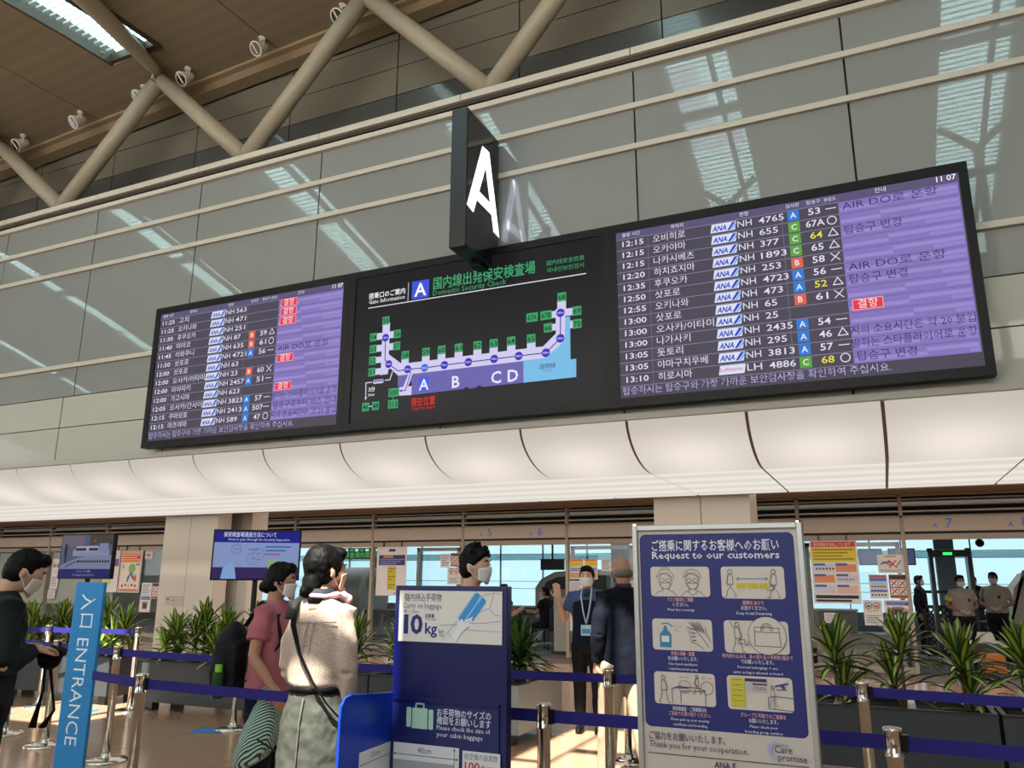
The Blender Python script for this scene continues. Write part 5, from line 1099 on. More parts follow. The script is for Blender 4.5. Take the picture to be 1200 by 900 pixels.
# hanging screens
for x0, x1, l in ((-0.43, -0.02, 'dark blue hanging screen, left of two beside the red and yellow notice'), (0.08, 0.53, 'dark blue hanging screen, right of two above the crossed tools notice')):
    t = thing('hanging_screen', l, 'screen', ((x0+x1)/2, 16.5, 1.74)); hw_ = (x1-x0)/2
    box('case', M_dk, -hw_, hw_, 0, 0.05, 0, 0.30, t); box('screen', mat('screen_blue', '#0c0f22', rough=0.2, emit=0.25, emit_col='#5560b0'), -hw_+0.02, hw_-0.02, -0.004, -0.001, 0.02, 0.28, t); box('hanger', M_dk, -0.015, 0.015, 0.01, 0.04, 0.30, 1.31, t)
# green lettered boards at left centre
t = thing('departure_signboard', 'small dark signboard with green lit characters above the big scanner', 'sign', (-14.7, 20.0, 2.0)); box('case', M_dk, -1.35, 1.35, 0, 0.08, 0, 0.32, t); 
a = Art(-0.003, 0.0005)
for k in range(14): a.text('出口搭乗番安全検査保内国手荷'[k], -1.28+0.185*k, 0.05, 0.12, '#3fbf5a'); a.rect(-1.28+0.185*k, -1.16+0.185*k, 0.22, 0.29, '#bfe8c8' if k % 2 else '#2f8f4a')
a.build(t, emit=1.0); 
for s_ in (-1, 1): box('hanger', M_dk, s_*1.2-0.02, s_*1.2+0.02, 0.02, 0.06, 0.32, 1.05, t)
t = thing('wall_display', 'black glossy panel over the white x-ray hood', 'display', (-7.0, 17.5, 1.66)); box('case', M_dk, -0.29, 0.29, 0, 0.06, 0, 0.25, t); box('hanger', M_dk, -0.02, 0.02, 0.02, 0.05, 0.25, 1.39, t)
o = MB().ell((0, 0, 0), (0.07, 0.07, 0.07)).build('security_camera', M_black, smooth=True, loc=(1.52, 15.9, 2.10)); tag(o, 'small black dome camera hanging above the guards', 'camera'); MB().cyl(0, 0, 0.02, 0.05, 0.95, 8).build('stem', M_black, o)
tag(MB().box(0, 0.36, 0, 0.05, 0, 0.32).build('computer_monitor', M_dk, loc=(-7.05, 17.15, 0.86)), 'black computer screen on the inspection table', 'monitor')
b = thing('belt_barrier', 'thin dark barrier bar behind the metal detector', 'barrier', (1.0, 19.6, 0)); box('bar', M_dk, -0.3, 1.3, -0.01, 0.01, 1.20, 1.26, b)
for s_ in (-0.28, 1.28): box('post', M_dk, s_-0.02, s_+0.02, -0.02, 0.02, 0, 1.26, b)
# ------------------------------------------------------------------ people
def remesh(o, vox, smooth_it=3, disp=0.0, dscale=0.1, factor=0.5):
    r = o.modifiers.new('remesh', 'REMESH'); r.mode = 'VOXEL'; r.voxel_size = vox; r.use_smooth_shade = True
    if smooth_it:
        s = o.modifiers.new('smooth', 'SMOOTH'); s.iterations = smooth_it; s.factor = factor
    if disp > 0:
        k = 'folds_%g' % dscale
        tx = bpy.data.textures.get(k) or bpy.data.textures.new(k, 'CLOUDS'); tx.noise_scale = dscale; tx.noise_depth = 2
        d = o.modifiers.new('folds', 'DISPLACE'); d.texture = tx; d.strength = disp; d.mid_level = 0.5; d.texture_coords = 'LOCAL'
    return o
SKIN = mat('skin_light', '#c49c84', rough=0.5, spec=0.3); SKIN2 = mat('skin_tan', '#a87d66', rough=0.5, spec=0.3); SKIND = mat('skin_shade', '#8f6850', rough=0.55)
HAIR = mat('hair_black', '#070606', rough=0.6, spec=0.15, bump=0.25, bscale=90, stretch=(1, 1, 0.25)); MASK = mat('mask_white', '#d8d8d6', rough=0.7, bump=0.1, bscale=60)
def cloth(n, c, rough=0.85, var=0.06, vs=6, **k): return mat(n, c, rough=rough, spec=0.2, var=var, vscale=vs, bump=0.15, bscale=150, **k)
class Fig:
    """figure built in its own frame: faces -Y, 1.70 m tall before scaling"""
    def __init__(s, label, x, y, face, H, skin=SKIN, vox=0.009, group=None, z=0.0, lean=0.0, name='person', turn=(0, 0, 0), neck=(0, 0, 0), seated=False, build=1.0):
        s.t = thing(name, label, 'person', (x, y, z), face, group); s.t.scale = (H/1.70,)*3; s.skin = skin; s.vox = vox; s.lean = lean; s.g = build
        s.L = lambda p: Vector((p[0], p[1] - max(0, p[2]-0.95)*lean, p[2]))
        s.sh = {k: s.L((k*-0.168*build, 0.01, 1.385)) for k in (1, -1)}      # 1 = right (-X), -1 = left
        s.el = {k: s.sh[k] + Vector((-k*0.055, 0.03, -0.28)) for k in (1, -1)}
        s.wr = {k: s.el[k] + Vector((-k*0.0, -0.06, -0.235)) for k in (1, -1)}
        s.hand = {k: (None, None, 0.25) for k in (1, -1)}
        s.kn = {k: Vector((k*-0.095, -0.012, 0.475)) for k in (1, -1)}; s.an = {k: Vector((k*-0.10, 0.03, 0.08)) for k in (1, -1)}
        s.hip = {k: Vector((k*-0.088, 0.0, 0.90)) for k in (1, -1)}
        s.nk = s.L((0, 0.025, 1.44)); s.hc = s.L((0, 0.0, 1.585)) + Vector(neck)
        yaw, pitch, roll = [radians(v) for v in turn]
        s.HM = Matrix.Rotation(yaw, 3, 'Z') @ Matrix.Rotation(pitch, 3, 'X') @ Matrix.Rotation(roll, 3, 'Y')
    def H_(s, p): return s.hc + s.HM @ Vector(p)
    def _hand(s, b, k):
        w_ = s.wr[k]; d, nrm, curl = s.hand[k]
        d = (w_ - s.el[k]).normalized() if d is None else Vector(d).normalized()
        nrm = Vector((k*1.0, 0, 0)) if nrm is None else Vector(nrm); nrm = (nrm - d*nrm.dot(d)).normalized()       # palm normal
        side = d.cross(nrm)*(-k)                                           # towards the thumb
        c = w_ + d*0.045
        for q in (-0.026, -0.009, 0.009, 0.026):
            b.tube([w_ + side*q*0.7, w_ + d*0.05 + side*q, w_ + d*0.085 + side*q*1.1], [0.017, 0.0165, 0.013], 8, round_ends=True)
        for i, (q, l) in enumerate(((0.028, .072), (0.010, .080), (-0.008, .075), (-0.026, .060))):
            p0 = w_ + d*0.085 + side*q*1.15; a1 = curl; a2 = curl*2.0; a3 = curl*2.6
            def dd(an): return (d*cos(an) + nrm*sin(an) + side*q*2.2).normalized()
            p1 = p0 + dd(a1)*l*0.45; p2 = p1 + dd(a2)*l*0.32; p3 = p2 + dd(a3)*l*0.23
            b.tube([p0, p1, p2, p3], [0.0100, 0.0095, 0.0088, 0.0078], 7, round_ends=True)
        p0 = w_ + d*0.018 + side*0.022; p1 = p0 + (d*0.55 + side*0.75 + nrm*0.25).normalized()*0.040; p2 = p1 + (d*0.8 + side*0.45 + nrm*0.35).normalized()*0.032; p3 = p2 + (d*0.9 + side*0.2 + nrm*0.4).normalized()*0.022
        b.tube([p0, p1, p2, p3], [0.015, 0.0125, 0.0105, 0.009], 8, round_ends=True)
    def body(s, hands=True, ears=True):
        b = MB(); g = s.g
        secs = [(0.86, .135, .095), (0.93, .150, .10), (1.05, .125, .09), (1.18, .135, .095), (1.30, .150, .10), (1.38, .135, .085), (1.42, .08, .06)]
        b.rings([[tuple(s.L((g*rx*cos(2*pi*k/20), g*ry*sin(2*pi*k/20), z))) for k in range(20)] for z, rx, ry in secs])
        top = s.hc + s.HM @ Vector((0, 0.02, -0.05)); b.tube([s.nk - Vector((0, -0.01, 0.05)), s.nk + (top-s.nk)*0.4, top], [0.062, 0.054, 0.052], 16)
        # head: cranium and jaw
        vs = []; sg, rg = 24, 18; base = len(b.v)
        for i in range(rg+1):
            t = pi*i/rg
            for k in range(sg):
                a_ = 2*pi*k/sg; x, y, z = sin(t)*cos(a_), sin(t)*sin(a_), cos(t)
                jx = 1 + 0.30*min(0, z); jy = (1 + 0.14*min(0, z)) if y < 0 else (1 + 0.42*min(0, z))
                vs.append(tuple(s.H_((0.0745*x*jx, -0.004 + 0.092*y*jy, 0.115*z))))
        fs = [(i*sg+k, (i+1)*sg+k, (i+1)*sg+(k+1) % sg, i*sg+(k+1) % sg) for i in range(rg) for k in range(sg)]; b.add(vs, fs)
        b.tube([s.H_((0, -0.080, 0.012)), s.H_((0, -0.096, -0.012)), s.H_((0, -0.104, -0.032)), s.H_((0, -0.088, -0.040))], [0.008, 0.010, 0.014, 0.010], 8)
        b.ell(s.H_((0, -0.086, -0.066)), (0.024, 0.010, 0.007), s.HM); b.ell(s.H_((0, -0.078, -0.098)), (0.022, 0.016, 0.014), s.HM)
        for k in (1, -1):
            b.ell(s.H_((k*0.030, -0.083, 0.028)), (0.018, 0.008, 0.005), s.HM)
            if ears:
                b.ell(s.H_((k*0.078, 0.010, -0.008)), (0.008, 0.018, 0.031), s.HM @ Matrix.Rotation(radians(-10), 3, 'X')); b.tube([s.H_((k*0.072, 0.008, -0.018)), s.H_((k*0.080, 0.004, -0.034))], 0.008, 6)
            b.tube([s.sh[k] + Vector((k*0.03, 0, 0.0)), s.sh[k], (s.sh[k]+s.el[k])/2, s.el[k]], [0.048, 0.050, 0.043, 0.036], 14)
            b.tube([s.el[k], s.el[k] + (s.wr[k]-s.el[k])*0.3, s.wr[k]], [0.037, 0.038, 0.024], 14)
            if hands: s._hand(b, k)
            b.tube([s.hip[k], (s.hip[k]+s.kn[k])/2, s.kn[k]], [0.082, 0.070, 0.052], 14); b.tube([s.kn[k], s.kn[k]+(s.an[k]-s.kn[k])*0.35, s.an[k]], [0.052, 0.050, 0.032], 14)
            b.tube([s.an[k], s.an[k] + Vector((0, -0.05, -0.04)), s.an[k] + Vector((0, -0.13, -0.055))], [0.034, 0.036, 0.022], 10)
        o = b.build('body', s.skin, s.t); remesh(o, s.vox, 2, factor=0.4)
        # eyes and brows
        for k in (1, -1):
            if s.vox < 0.016:
                ey = MB().ell(s.H_((k*0.030, -0.0845, 0.012)), (0.0135, 0.007, 0.0065), s.HM, 10, 6).build('eye', mat('eye_white', '#c9c2ba', rough=0.2), s.t, smooth=True)
                MB().ell(s.H_((k*0.030, -0.0895, 0.012)), (0.0062, 0.004, 0.0062), s.HM, 8, 6).build('iris', mat('iris_dark', '#140d0a', rough=0.1), ey, smooth=True)
                MB().tube([s.H_((k*0.014, -0.091, 0.032)), s.H_((k*0.030, -0.093, 0.038)), s.H_((k*0.050, -0.080, 0.033))], [0.003, 0.004, 0.002], 6).build('eyebrow', HAIR, s.t)
        return s
    def _tors(s, b, secs, n=28):
        g = s.g; b.rings([[tuple(s.L((g*rx*cos(2*pi*k/n), cy + g*ry*sin(2*pi*k/n), z))) for k in range(n)] for z, rx, ry, cy in secs])
    def shirt(s, m, hem=0.86, loose=0.0, sleeve='long', flare=0.0, name='shirt', folds=0.018, collar=True, ss=1.0, secs=None):
        b = MB(); l = loose
        s._tors(b, secs or [(hem, .172+l+flare, .128+l+flare*.7, 0), (0.95, .166+l+flare*.6, .124+l+flare*.4, 0), (1.06, .155+l, .118+l, 0), (1.18, .160+l, .120+l, 0), (1.28, .170+l*.6, .122+l*.6, 0), (1.36, .172, .108, .005), (1.41, .150, .088, .012), (1.445, .098, .072, .020), (1.462, .070, .064, .022)])
        for k in (1, -1):
            a0, a1, w_ = s.sh[k], s.el[k], s.wr[k]
            if sleeve == 'long':
                b.tube([a0 + Vector((k*0.05, 0, 0.0)), a0, (a0+a1)/2, a1], [v*ss for v in (0.060, 0.070+l*.5, 0.062+l*.5, 0.054+l*.5)], 16); b.tube([a1, (a1*2+w_)/3, w_ + (a1-w_)*0.06], [v*ss for v in (0.054+l*.5, 0.052+l*.5, 0.036+l*.4)], 16)
            elif sleeve == 'short': b.tube([a0 + Vector((k*0.05, 0, 0.0)), a0, a0 + (a1-a0)*0.30, a0 + (a1-a0)*0.62], [0.058, 0.066+l*.4, 0.064+l*.5, 0.062+l*.5], 16)
            elif sleeve == 'none': b.ell(a0 + Vector((k*0.03, 0, -0.005)), (0.045, 0.062, 0.058))
        o = b.build(name, m, s.t); remesh(o, max(0.011, s.vox), 3, folds, 0.11); return o
    def pants(s, m, loose=0.0, name='trousers', folds=0.015, full=True):
        b = MB(); l = loose
        s._tors(b, [(0.80, .160+l, .118+l, 0), (0.88, .172+l, .124+l, 0), (0.96, .160+l, .116+l, 0), (1.03, .142, .106, 0)])
        for k in (1, -1):
            b.tube([s.hip[k]+Vector((0, 0, .0)), (s.hip[k]*2+s.kn[k])/3, s.kn[k]], [0.098+l, 0.092+l, 0.068+l], 16); b.tube([s.kn[k], (s.kn[k]+s.an[k])/2, s.an[k] + (s.kn[k]-s.an[k])*0.02], [0.068+l, 0.062+l, 0.052+l], 16)
        o = b.build(name, m, s.t); remesh(o, max(0.011, s.vox), 3, folds, 0.12); return o
    def shoes(s, m, heel=False):
        for k in (1, -1):
            a_ = s.an[k]; z0 = a_.z - 0.08; b = MB()
            b.tube([(a_.x, a_.y+0.045, z0+0.045), (a_.x, a_.y-0.02, z0+0.050), (a_.x, a_.y-0.10, z0+0.040), (a_.x, a_.y-0.175, z0+0.030)], [0.036, 0.044, 0.044, 0.026], 12, round_ends=True)
            b.box(a_.x-0.038, a_.x+0.038, a_.y-0.17, a_.y+0.06, z0+0.002, z0+0.02)
            remesh(b.build('shoe', m, s.t), 0.01, 2)
    def hair(s, m=HAIR, style='short', disp=0.012):
        b = MB()
        if style == 'bald':
            b.ell(s.H_((0, 0.028, -0.022)), (0.0795, 0.072, 0.050), s.HM)
        else:
            b.ell(s.H_((0, 0.014, 0.030)), (0.084, 0.096, 0.100), s.HM); b.ell(s.H_((0, 0.030, -0.005)), (0.080, 0.078, 0.085), s.HM)
            b.ell(s.H_((0, -0.050, 0.088)), (0.066, 0.046, 0.038), s.HM)
            if style == 'spiky':
                rr = random.Random(3)
                for _ in range(46):
                    a_, e_ = rr.uniform(0, 2*pi), rr.uniform(0.15, 1.4); d = Vector((cos(a_)*cos(e_), sin(a_)*cos(e_), sin(e_)))
                    if d.y < -0.8: continue
                    p = Vector((0.078*d.x, 0.010 + 0.088*d.y, 0.035 + 0.092*d.z)); q = p + d*0.026 + Vector((0, -0.018, 0.010)); b.tube([s.H_(p), s.H_(q)], [0.016, 0.004], 6)
            if style in ('bob', 'bun', 'ponytail'):
                for k in (1, -1): b.ell(s.H_((k*0.060, 0.012, 0.020)), (0.026, 0.060, 0.062), s.HM)
            if style == 'bun': b.ell(s.H_((0, 0.105, -0.045)), (0.040, 0.034, 0.040), s.HM); b.ell(s.H_((0, 0.080, -0.04)), (0.055, 0.04, 0.05), s.HM)
            if style == 'ponytail': b.tube([s.H_((0, 0.095, -0.01)), s.H_((0, 0.125, -0.06)), s.H_((0, 0.110, -0.14))], [0.026, 0.034, 0.012], 10)
            if style == 'bob':     # gathered low at the nape, fuller crown
                b.ell(s.H_((0, 0.035, 0.035)), (0.088, 0.092, 0.098), s.HM); b.ell(s.H_((0, 0.070, -0.060)), (0.058, 0.048, 0.062), s.HM); b.ell(s.H_((0.012, 0.092, -0.105)), (0.036, 0.034, 0.034), s.HM)
        o = b.build('hair', m, s.t); remesh(o, 0.008 if s.vox < .016 else .014, 2, disp, 0.03); return o
    def mask(s, m=MASK):
        vs = []; nu, nv = 12, 9; rs = []
        for j in range(nv+1):
            v = j/nv; z = -0.002 - 0.098*v; row = []
            for i in range(nu+1):
                u = -1 + 2*i/nu; an = u*radians(64); jx = 1 + 0.20*min(0, z/0.115)
                bulge = 0.009 + 0.007*math.exp(-((u/0.35)**2)) * math.exp(-(((v-0.35)/0.4)**2))
                wz = cos(an*0.9); zz = -0.042 + (z + 0.042)*(0.30 + 0.70*wz)
                row.append(s.H_(((0.0745*jx+bulge)*sin(an), -0.004 - (0.090+bulge)*cos(an)*(1 - 0.16*v*v), zz)))
            rs.append(row)
        b = MB(); n = nu+1; b.add([tuple(p) for r in rs for p in r], [(j*n+i, j*n+i+1, (j+1)*n+i+1, (j+1)*n+i) for j in range(nv) for i in range(nu)])
        o = b.build('face_mask', m, s.t, smooth=True); sd = o.modifiers.new('thick', 'SOLIDIFY'); sd.thickness = 0.003
        b = MB()
        for k in (1, -1):
            b.tube([s.H_((k*0.074, -0.030, -0.012)), s.H_((k*0.082, 0.0, 0.012)), s.H_((k*0.082, 0.022, 0.010))], 0.0022, 6); b.tube([s.H_((k*0.066, -0.036, -0.070)), s.H_((k*0.080, -0.002, -0.034)), s.H_((k*0.081, 0.02, -0.022))], 0.0022, 6)
        b.build('ear_loop', m, o); return s
    def part(s, name, b, m, vox=None, disp=0.0, smooth=True, it=2):
        o = b.build(name, m, s.t, smooth=smooth)
        if vox: remesh(o, vox, it, disp, 0.06)
        return o
def facing(dx, dy): return math.atan2(dx, -dy)       # rotation that turns -Y to (dx, dy)

# ---- bowed man in dark sweatshirt, left edge
f = Fig('man in dark sweatshirt at the left edge, bowed, white mask, holding a black bag', -4.205, 2.74, facing(0.40, 0.92), 1.65, SKIN, lean=0.12, turn=(-8, 24, 0), neck=(0, -0.05, -0.025))
for k in (1, -1):
    f.el[k] = f.sh[k] + Vector((-k*0.055, 0.00, -0.285)); f.wr[k] = f.el[k] + Vector((k*(0.12 if k == 1 else 0.06), -0.15, 0.06)); f.hand[k] = ((k*(0.5 if k == 1 else 0.2), -0.9, 0.0), (0, 0.1, -1) if k == 1 else (0, 0.1, -1), 0.35)
M_ds = cloth('sweatshirt_charcoal', '#1e2428'); f.body(); f.shirt(M_ds, hem=0.88, loose=0.028, folds=0.03); f.pants(cloth('trousers_black', '#16171a'), loose=0.022); f.shoes(M_black)
f.hair(style='short', disp=0.01); f.mask()
bag = thing('soft_bag', 'black soft bag held at the waist by the bowed man, two wide straps hanging', 'bag', (-4.13, 3.05, 1.04), facing(0.78, 0.62)); bag.scale = (0.75, 0.75, 0.85)
M_bg = cloth('bag_black', '#0c0c0f')
b = MB(); b.ell((0, 0, 0.06), (0.13, 0.10, 0.045)); b.ell((0.02, 0.01, 0.02), (0.10, 0.08, 0.06)); remesh(b.build('bag_body', M_bg, bag), 0.012, 2, 0.02, 0.06)
MB().tube([(-0.04, 0.02, 0.02), (-0.07, 0.0, -0.15), (-0.14, 0.02, -0.36)], [0.028, 0.022, 0.030], 8, flat=0.35).build('strap', M_bg, bag, smooth=True); MB().tube([(0.06, 0.02, 0.02), (0.10, 0.0, -0.12), (0.15, -0.03, -0.30), (0.02, 0.0, -0.38)], [0.028, 0.022, 0.022, 0.03], 8, flat=0.35).build('strap', M_bg, bag, smooth=True)

# ---- foreground woman, back turned
fdir = Vector((-0.09, 0.99)).normalized()
fw = Fig('woman seen from behind in a speckled cream blouse and long grey skirt', -2.46, 3.20, facing(fdir.x, fdir.y), 1.635, SKIN, vox=0.008, build=0.82, turn=(-27, 4, 0), neck=(0, -0.01, 0))
fw.el[1] = fw.sh[1] + Vector((-0.045, 0.035, -0.27)); fw.wr[1] = fw.el[1] + Vector((0.02, -0.08, -0.20)); fw.hand[1] = ((0.2, -0.6, -0.8), (1, 0, 0), 0.3)
fw.el[-1] = fw.sh[-1] + Vector((0.035, 0.0, -0.27)); fw.wr[-1] = fw.el[-1] + Vector((-0.03, -0.17, -0.15)); fw.hand[-1] = ((0, -0.8, -0.3), (-1, 0, 0), 0.3)
fw.body()
M_bls = mat('blouse_speckled', '#c9b5a6', rough=0.8, spec=0.2); nt = M_bls.node_tree; bs = nt.nodes['Principled BSDF']; tc = nt.nodes.new('ShaderNodeTexCoord'); ns = nt.nodes.new('ShaderNodeTexNoise'); ns.inputs['Scale'].default_value = 210; ns.inputs['Detail'].default_value = 4
mp = nt.nodes.new('ShaderNodeMapping'); mp.inputs['Scale'].default_value = (1, 1, 2.6); nt.links.new(tc.outputs['Object'], mp.inputs[0]); nt.links.new(mp.outputs[0], ns.inputs['Vector'])
rp = nt.nodes.new('ShaderNodeValToRGB'); rp.color_ramp.elements[0].position = 0.40; rp.color_ramp.elements[0].color = (*srgb('#8f7b70'), 1); rp.color_ramp.elements[1].position = 0.56; rp.color_ramp.elements[1].color = (*srgb('#cbb8aa'), 1)
nt.links.new(ns.outputs['Fac'], rp.inputs[0]); nt.links.new(rp.outputs[0], bs.inputs['Base Color'])
fw.shirt(M_bls, secs=[(1.030, .165, .128, 0), (1.06, .192, .148, .005), (1.12, .200, .152, .008), (1.20, .196, .146, .008), (1.28, .190, .135, .005), (1.36, .192, .112, .005), (1.41, .165, .090, .012), (1.445, .110, .074, .020), (1.462, .080, .066, .022)], ss=0.86, folds=0.020, name='blouse')
b = MB(); b.tube([(-0.13, 0.080, 1.345), (-0.07, 0.103, 1.343), (0.0, 0.112, 1.343), (0.07, 0.103, 1.343), (0.13, 0.080, 1.345)], 0.0035, 6); 
for dx in (-0.018, 0.018): b.tube([(dx, 0.112, 1.343), (dx, 0.125, 1.27), (dx, 0.133, 1.19)], [0.004, 0.003, 0.001], 6)
fw.part('yoke_seam', b, M_bls)
M_sk = cloth('skirt_grey', '#40413c', rough=0.6)
b = MB(); n = 36; rs = []
for z, r0, r1, am in ((1.050, .132, .104, 0), (1.0, .150, .116, .002), (0.88, .182, .140, .004), (0.70, .190, .150, .007), (0.50, .196, .156, .010), (0.30, .205, .165, .013), (0.16, .212, .172, .015)):
    rs.append([((r0 + am*sin(7*2*pi*k/n))*cos(2*pi*k/n), (r1 + am*sin(7*2*pi*k/n + 1))*sin(2*pi*k/n), z) for k in range(n)])
b.rings(rs); o = fw.part('skirt', b, M_sk, 0.010, 0.022)
b = MB(); b.tube([(0, 0.124, 1.0), (0, 0.146, 0.90), (0, 0.156, 0.74), (0, 0.158, 0.6)], 0.004, 6); b.tube([(0, 0.158, 0.45), (0, 0.170, 0.18)], [0.003, 0.006], 6); fw.part('back_seam', b, cloth('seam_grey', '#55554f'))
b = MB(); b.rings([[(.150*cos(2*pi*k/30), .120*sin(2*pi*k/30), z) for k in range(30)] for z in (1.018, 1.050)]); fw.part('belt', b, M_black)
fw.shoes(M_black)
fw.hair(style='bob', disp=0.012); fw.mask(mat('mask_pinkish', '#d9b8a2', rough=0.7))
b = MB(); b.rings([[(0.066*cos(2*pi*k/20), 0.026 + 0.066*sin(2*pi*k/20), z) for k in range(20)] for z in (1.43, 1.50)]); fw.part('collar', b, mat('collar_navy', '#15172a', rough=0.8))
b = MB(); b.tube([(-0.055, 0.07, 1.462), (0.0, 0.092, 1.468), (0.07, 0.05, 1.468), (0.088, -0.01, 1.47)], 0.014, 8); b.tube([(-0.055, 0.07, 1.462), (-0.078, 0.02, 1.470), (-0.080, -0.035, 1.470)], [0.014, 0.018, 0.014], 8); b.ell((-0.080, -0.045, 1.468), (0.030, 0.022, 0.022)); b.ell((-0.098, -0.070, 1.448), (0.024, 0.020, 0.030)); b.ell((-0.066, -0.06, 1.492), (0.022, 0.018, 0.020))
fw.part('neck_scarf', b, cloth('scarf_pink', '#d9a9ae'), 0.009, 0.012)
# crossbody bag: strap from the left shoulder over the back to the right hip
cb = thing('crossbody_bag', 'black crossbody bag with flat strap across the speckled blouse to the right hip', 'bag', (-2.46, 3.20, 0), facing(fdir.x, fdir.y)); cb.scale = fw.t.scale
pth = [(0.10, -0.10, 1.40), (0.110, -0.02, 1.455), (0.100, 0.085, 1.420), (0.078, 0.132, 1.33), (0.02, 0.150, 1.20), (-0.06, 0.150, 1.08), (-0.13, 0.125, 0.98), (-0.19, 0.075, 0.90)]
MB().tube(pth, 0.014, 8, flat=0.3).build('strap', M_black, cb, smooth=True); MB().tube([(0.122, 0.0, 1.455), (0.112, 0.085, 1.428), (0.094, 0.140, 1.36)], [0.024, 0.028, 0.024], 10, flat=0.4).build('shoulder_pad', M_blackm, cb, smooth=True)
b = MB(); b.box(-0.245, -0.185, -0.02, 0.12, 0.66, 0.86); remesh(b.build('bag_body', cloth('bag_black', '#0c0c0f'), cb), 0.010, 3, 0.01, 0.06)
MB().tube([(-0.19, 0.075, 0.90), (-0.215, 0.07, 0.86)], 0.006, 6).build('ring', M_chrome, cb); MB().box(-0.258, -0.247, 0.02, 0.08, 0.70, 0.86).build('phone_pouch', mat('pouch_brown', '#8d7f74', rough=0.4), cb)
MB().tube([(-0.21, 0.12, 0.68), (-0.20, 0.14, 0.52), (-0.195, 0.14, 0.44)], [0.018, 0.012, 0.004], 8).build('tassel', M_blackm, cb)

# ---- woman in pink shirt with backpack
pd = Vector((0.93, 0.22)).normalized()
fp = Fig('woman in pink short-sleeved shirt and white mask, backpack on, facing right', -3.46, 4.02, facing(pd.x, pd.y), 1.575, SKIN2, turn=(12, 6, 0), lean=0.05)
fp.el[1] = fp.sh[1] + Vector((-0.06, 0.015, -0.27)); fp.wr[1] = fp.el[1] + Vector((0.01, -0.15, -0.185)); fp.hand[1] = ((0, -0.5, -0.9), (1, 0, 0), 0.5)
fp.body(); fp.shirt(cloth('shirt_pink', '#a5616a'), hem=0.90, loose=0.018, sleeve='short', folds=0.025, name='t_shirt'); fp.pants(cloth('trousers_navy', '#191b28'), loose=0.01); fp.shoes(mat('shoe_beige', '#a89a86', rough=0.6)); fp.hair(style='bun'); fp.mask()
bp = thing('backpack', 'black backpack with green bottle worn by the woman in pink', 'backpack', (-3.46, 4.02, 0), facing(pd.x, pd.y)); bp.scale = fp.t.scale
M_bp = cloth('backpack_black', '#14151b', rough=0.7)
b = MB(); b.ell((-0.02, 0.27, 1.08), (0.15, 0.11, 0.24)); b.box(-0.15, 0.11, 0.17, 0.33, 0.86, 1.20); b.ell((-0.02, 0.33, 0.97), (0.12, 0.07, 0.13)); remesh(b.build('bag_body', M_bp, bp), 0.012, 5, 0.035, 0.10)
for k in (-1, 1): MB().tube([(k*0.09, 0.15, 1.30), (k*0.10, 0.04, 1.450), (k*0.105, -0.09, 1.37), (k*0.125, -0.125, 1.20), (k*0.145, -0.02, 1.02), (k*0.12, 0.16, 0.93)], [0.026, 0.030, 0.028, 0.022, 0.012, 0.012], 8, flat=0.35).build('strap', M_bp, bp, smooth=True)
btl = MB().cyl(-0.185, 0.26, 0.034, 0.86, 1.02, 16).build('bottle', mat('bottle_green_dark', '#1e4a26', rough=0.2), bp, smooth=False); MB().cyl(-0.185, 0.26, 0.024, 1.02, 1.065, 12).build('bottle_cap', mat('bottle_cap_lime', '#7dc63a', rough=0.4), btl)
sb = thing('cloth_bag', 'teal and cream striped soft cloth bag hanging from the hand of the woman in pink', 'bag', (-3.37, 3.90, 0.01), facing(0.93, 0.35))
M_st = mat('cloth_stripes', '#1e5a5c', rough=0.8); nt = M_st.node_tree; bs = nt.nodes['Principled BSDF']; tc = nt.nodes.new('ShaderNodeTexCoord'); wv = nt.nodes.new('ShaderNodeTexWave'); wv.bands_direction = 'DIAGONAL'; wv.inputs['Scale'].default_value = 26; wv.inputs['Distortion'].default_value = 0.5
nt.links.new(tc.outputs['Object'], wv.inputs[0]); rp = nt.nodes.new('ShaderNodeValToRGB'); rp.color_ramp.elements[0].position = 0.42; rp.color_ramp.elements[0].color = (*srgb('#12403f'), 1); rp.color_ramp.elements[1].position = 0.58; rp.color_ramp.elements[1].color = (*srgb('#a9c2b6'), 1); nt.links.new(wv.outputs['Fac'], rp.inputs[0]); nt.links.new(rp.outputs[0], bs.inputs['Base Color'])
secs = [(0.86, .025, .020, 0.0), (0.83, .040, .032, 0.0), (0.77, .085, .06, -.005), (0.70, .12, .085, .0), (0.62, .145, .10, .015), (0.54, .150, .105, .03), (0.48, .125, .09, 0.05), (0.435, .06, .045, .09)]
remesh(MB().rings([[(cx*-1 + rx*cos(2*pi*k/26)*(1+.06*sin(5*2*pi*k/26)), ry*sin(2*pi*k/26)*(1+.06*sin(5*2*pi*k/26)) + cx, z) for k in range(26)] for z, rx, ry, cx in secs]).build('bag_body', M_st, sb), 0.010, 2, 0.02, 0.08)
MB().tube([(-0.16, -0.02, 0.60), (-0.09, -0.10, 0.53), (0.03, -0.10, 0.50), (0.13, -0.04, 0.56)], 0.006, 6).build('piping', M_blackm, sb); MB().tube([(-0.02, 0, 0.80), (0.0, 0.0, 0.88), (0.02, 0, 0.80)], 0.012, 8).build('handle', M_st, sb)

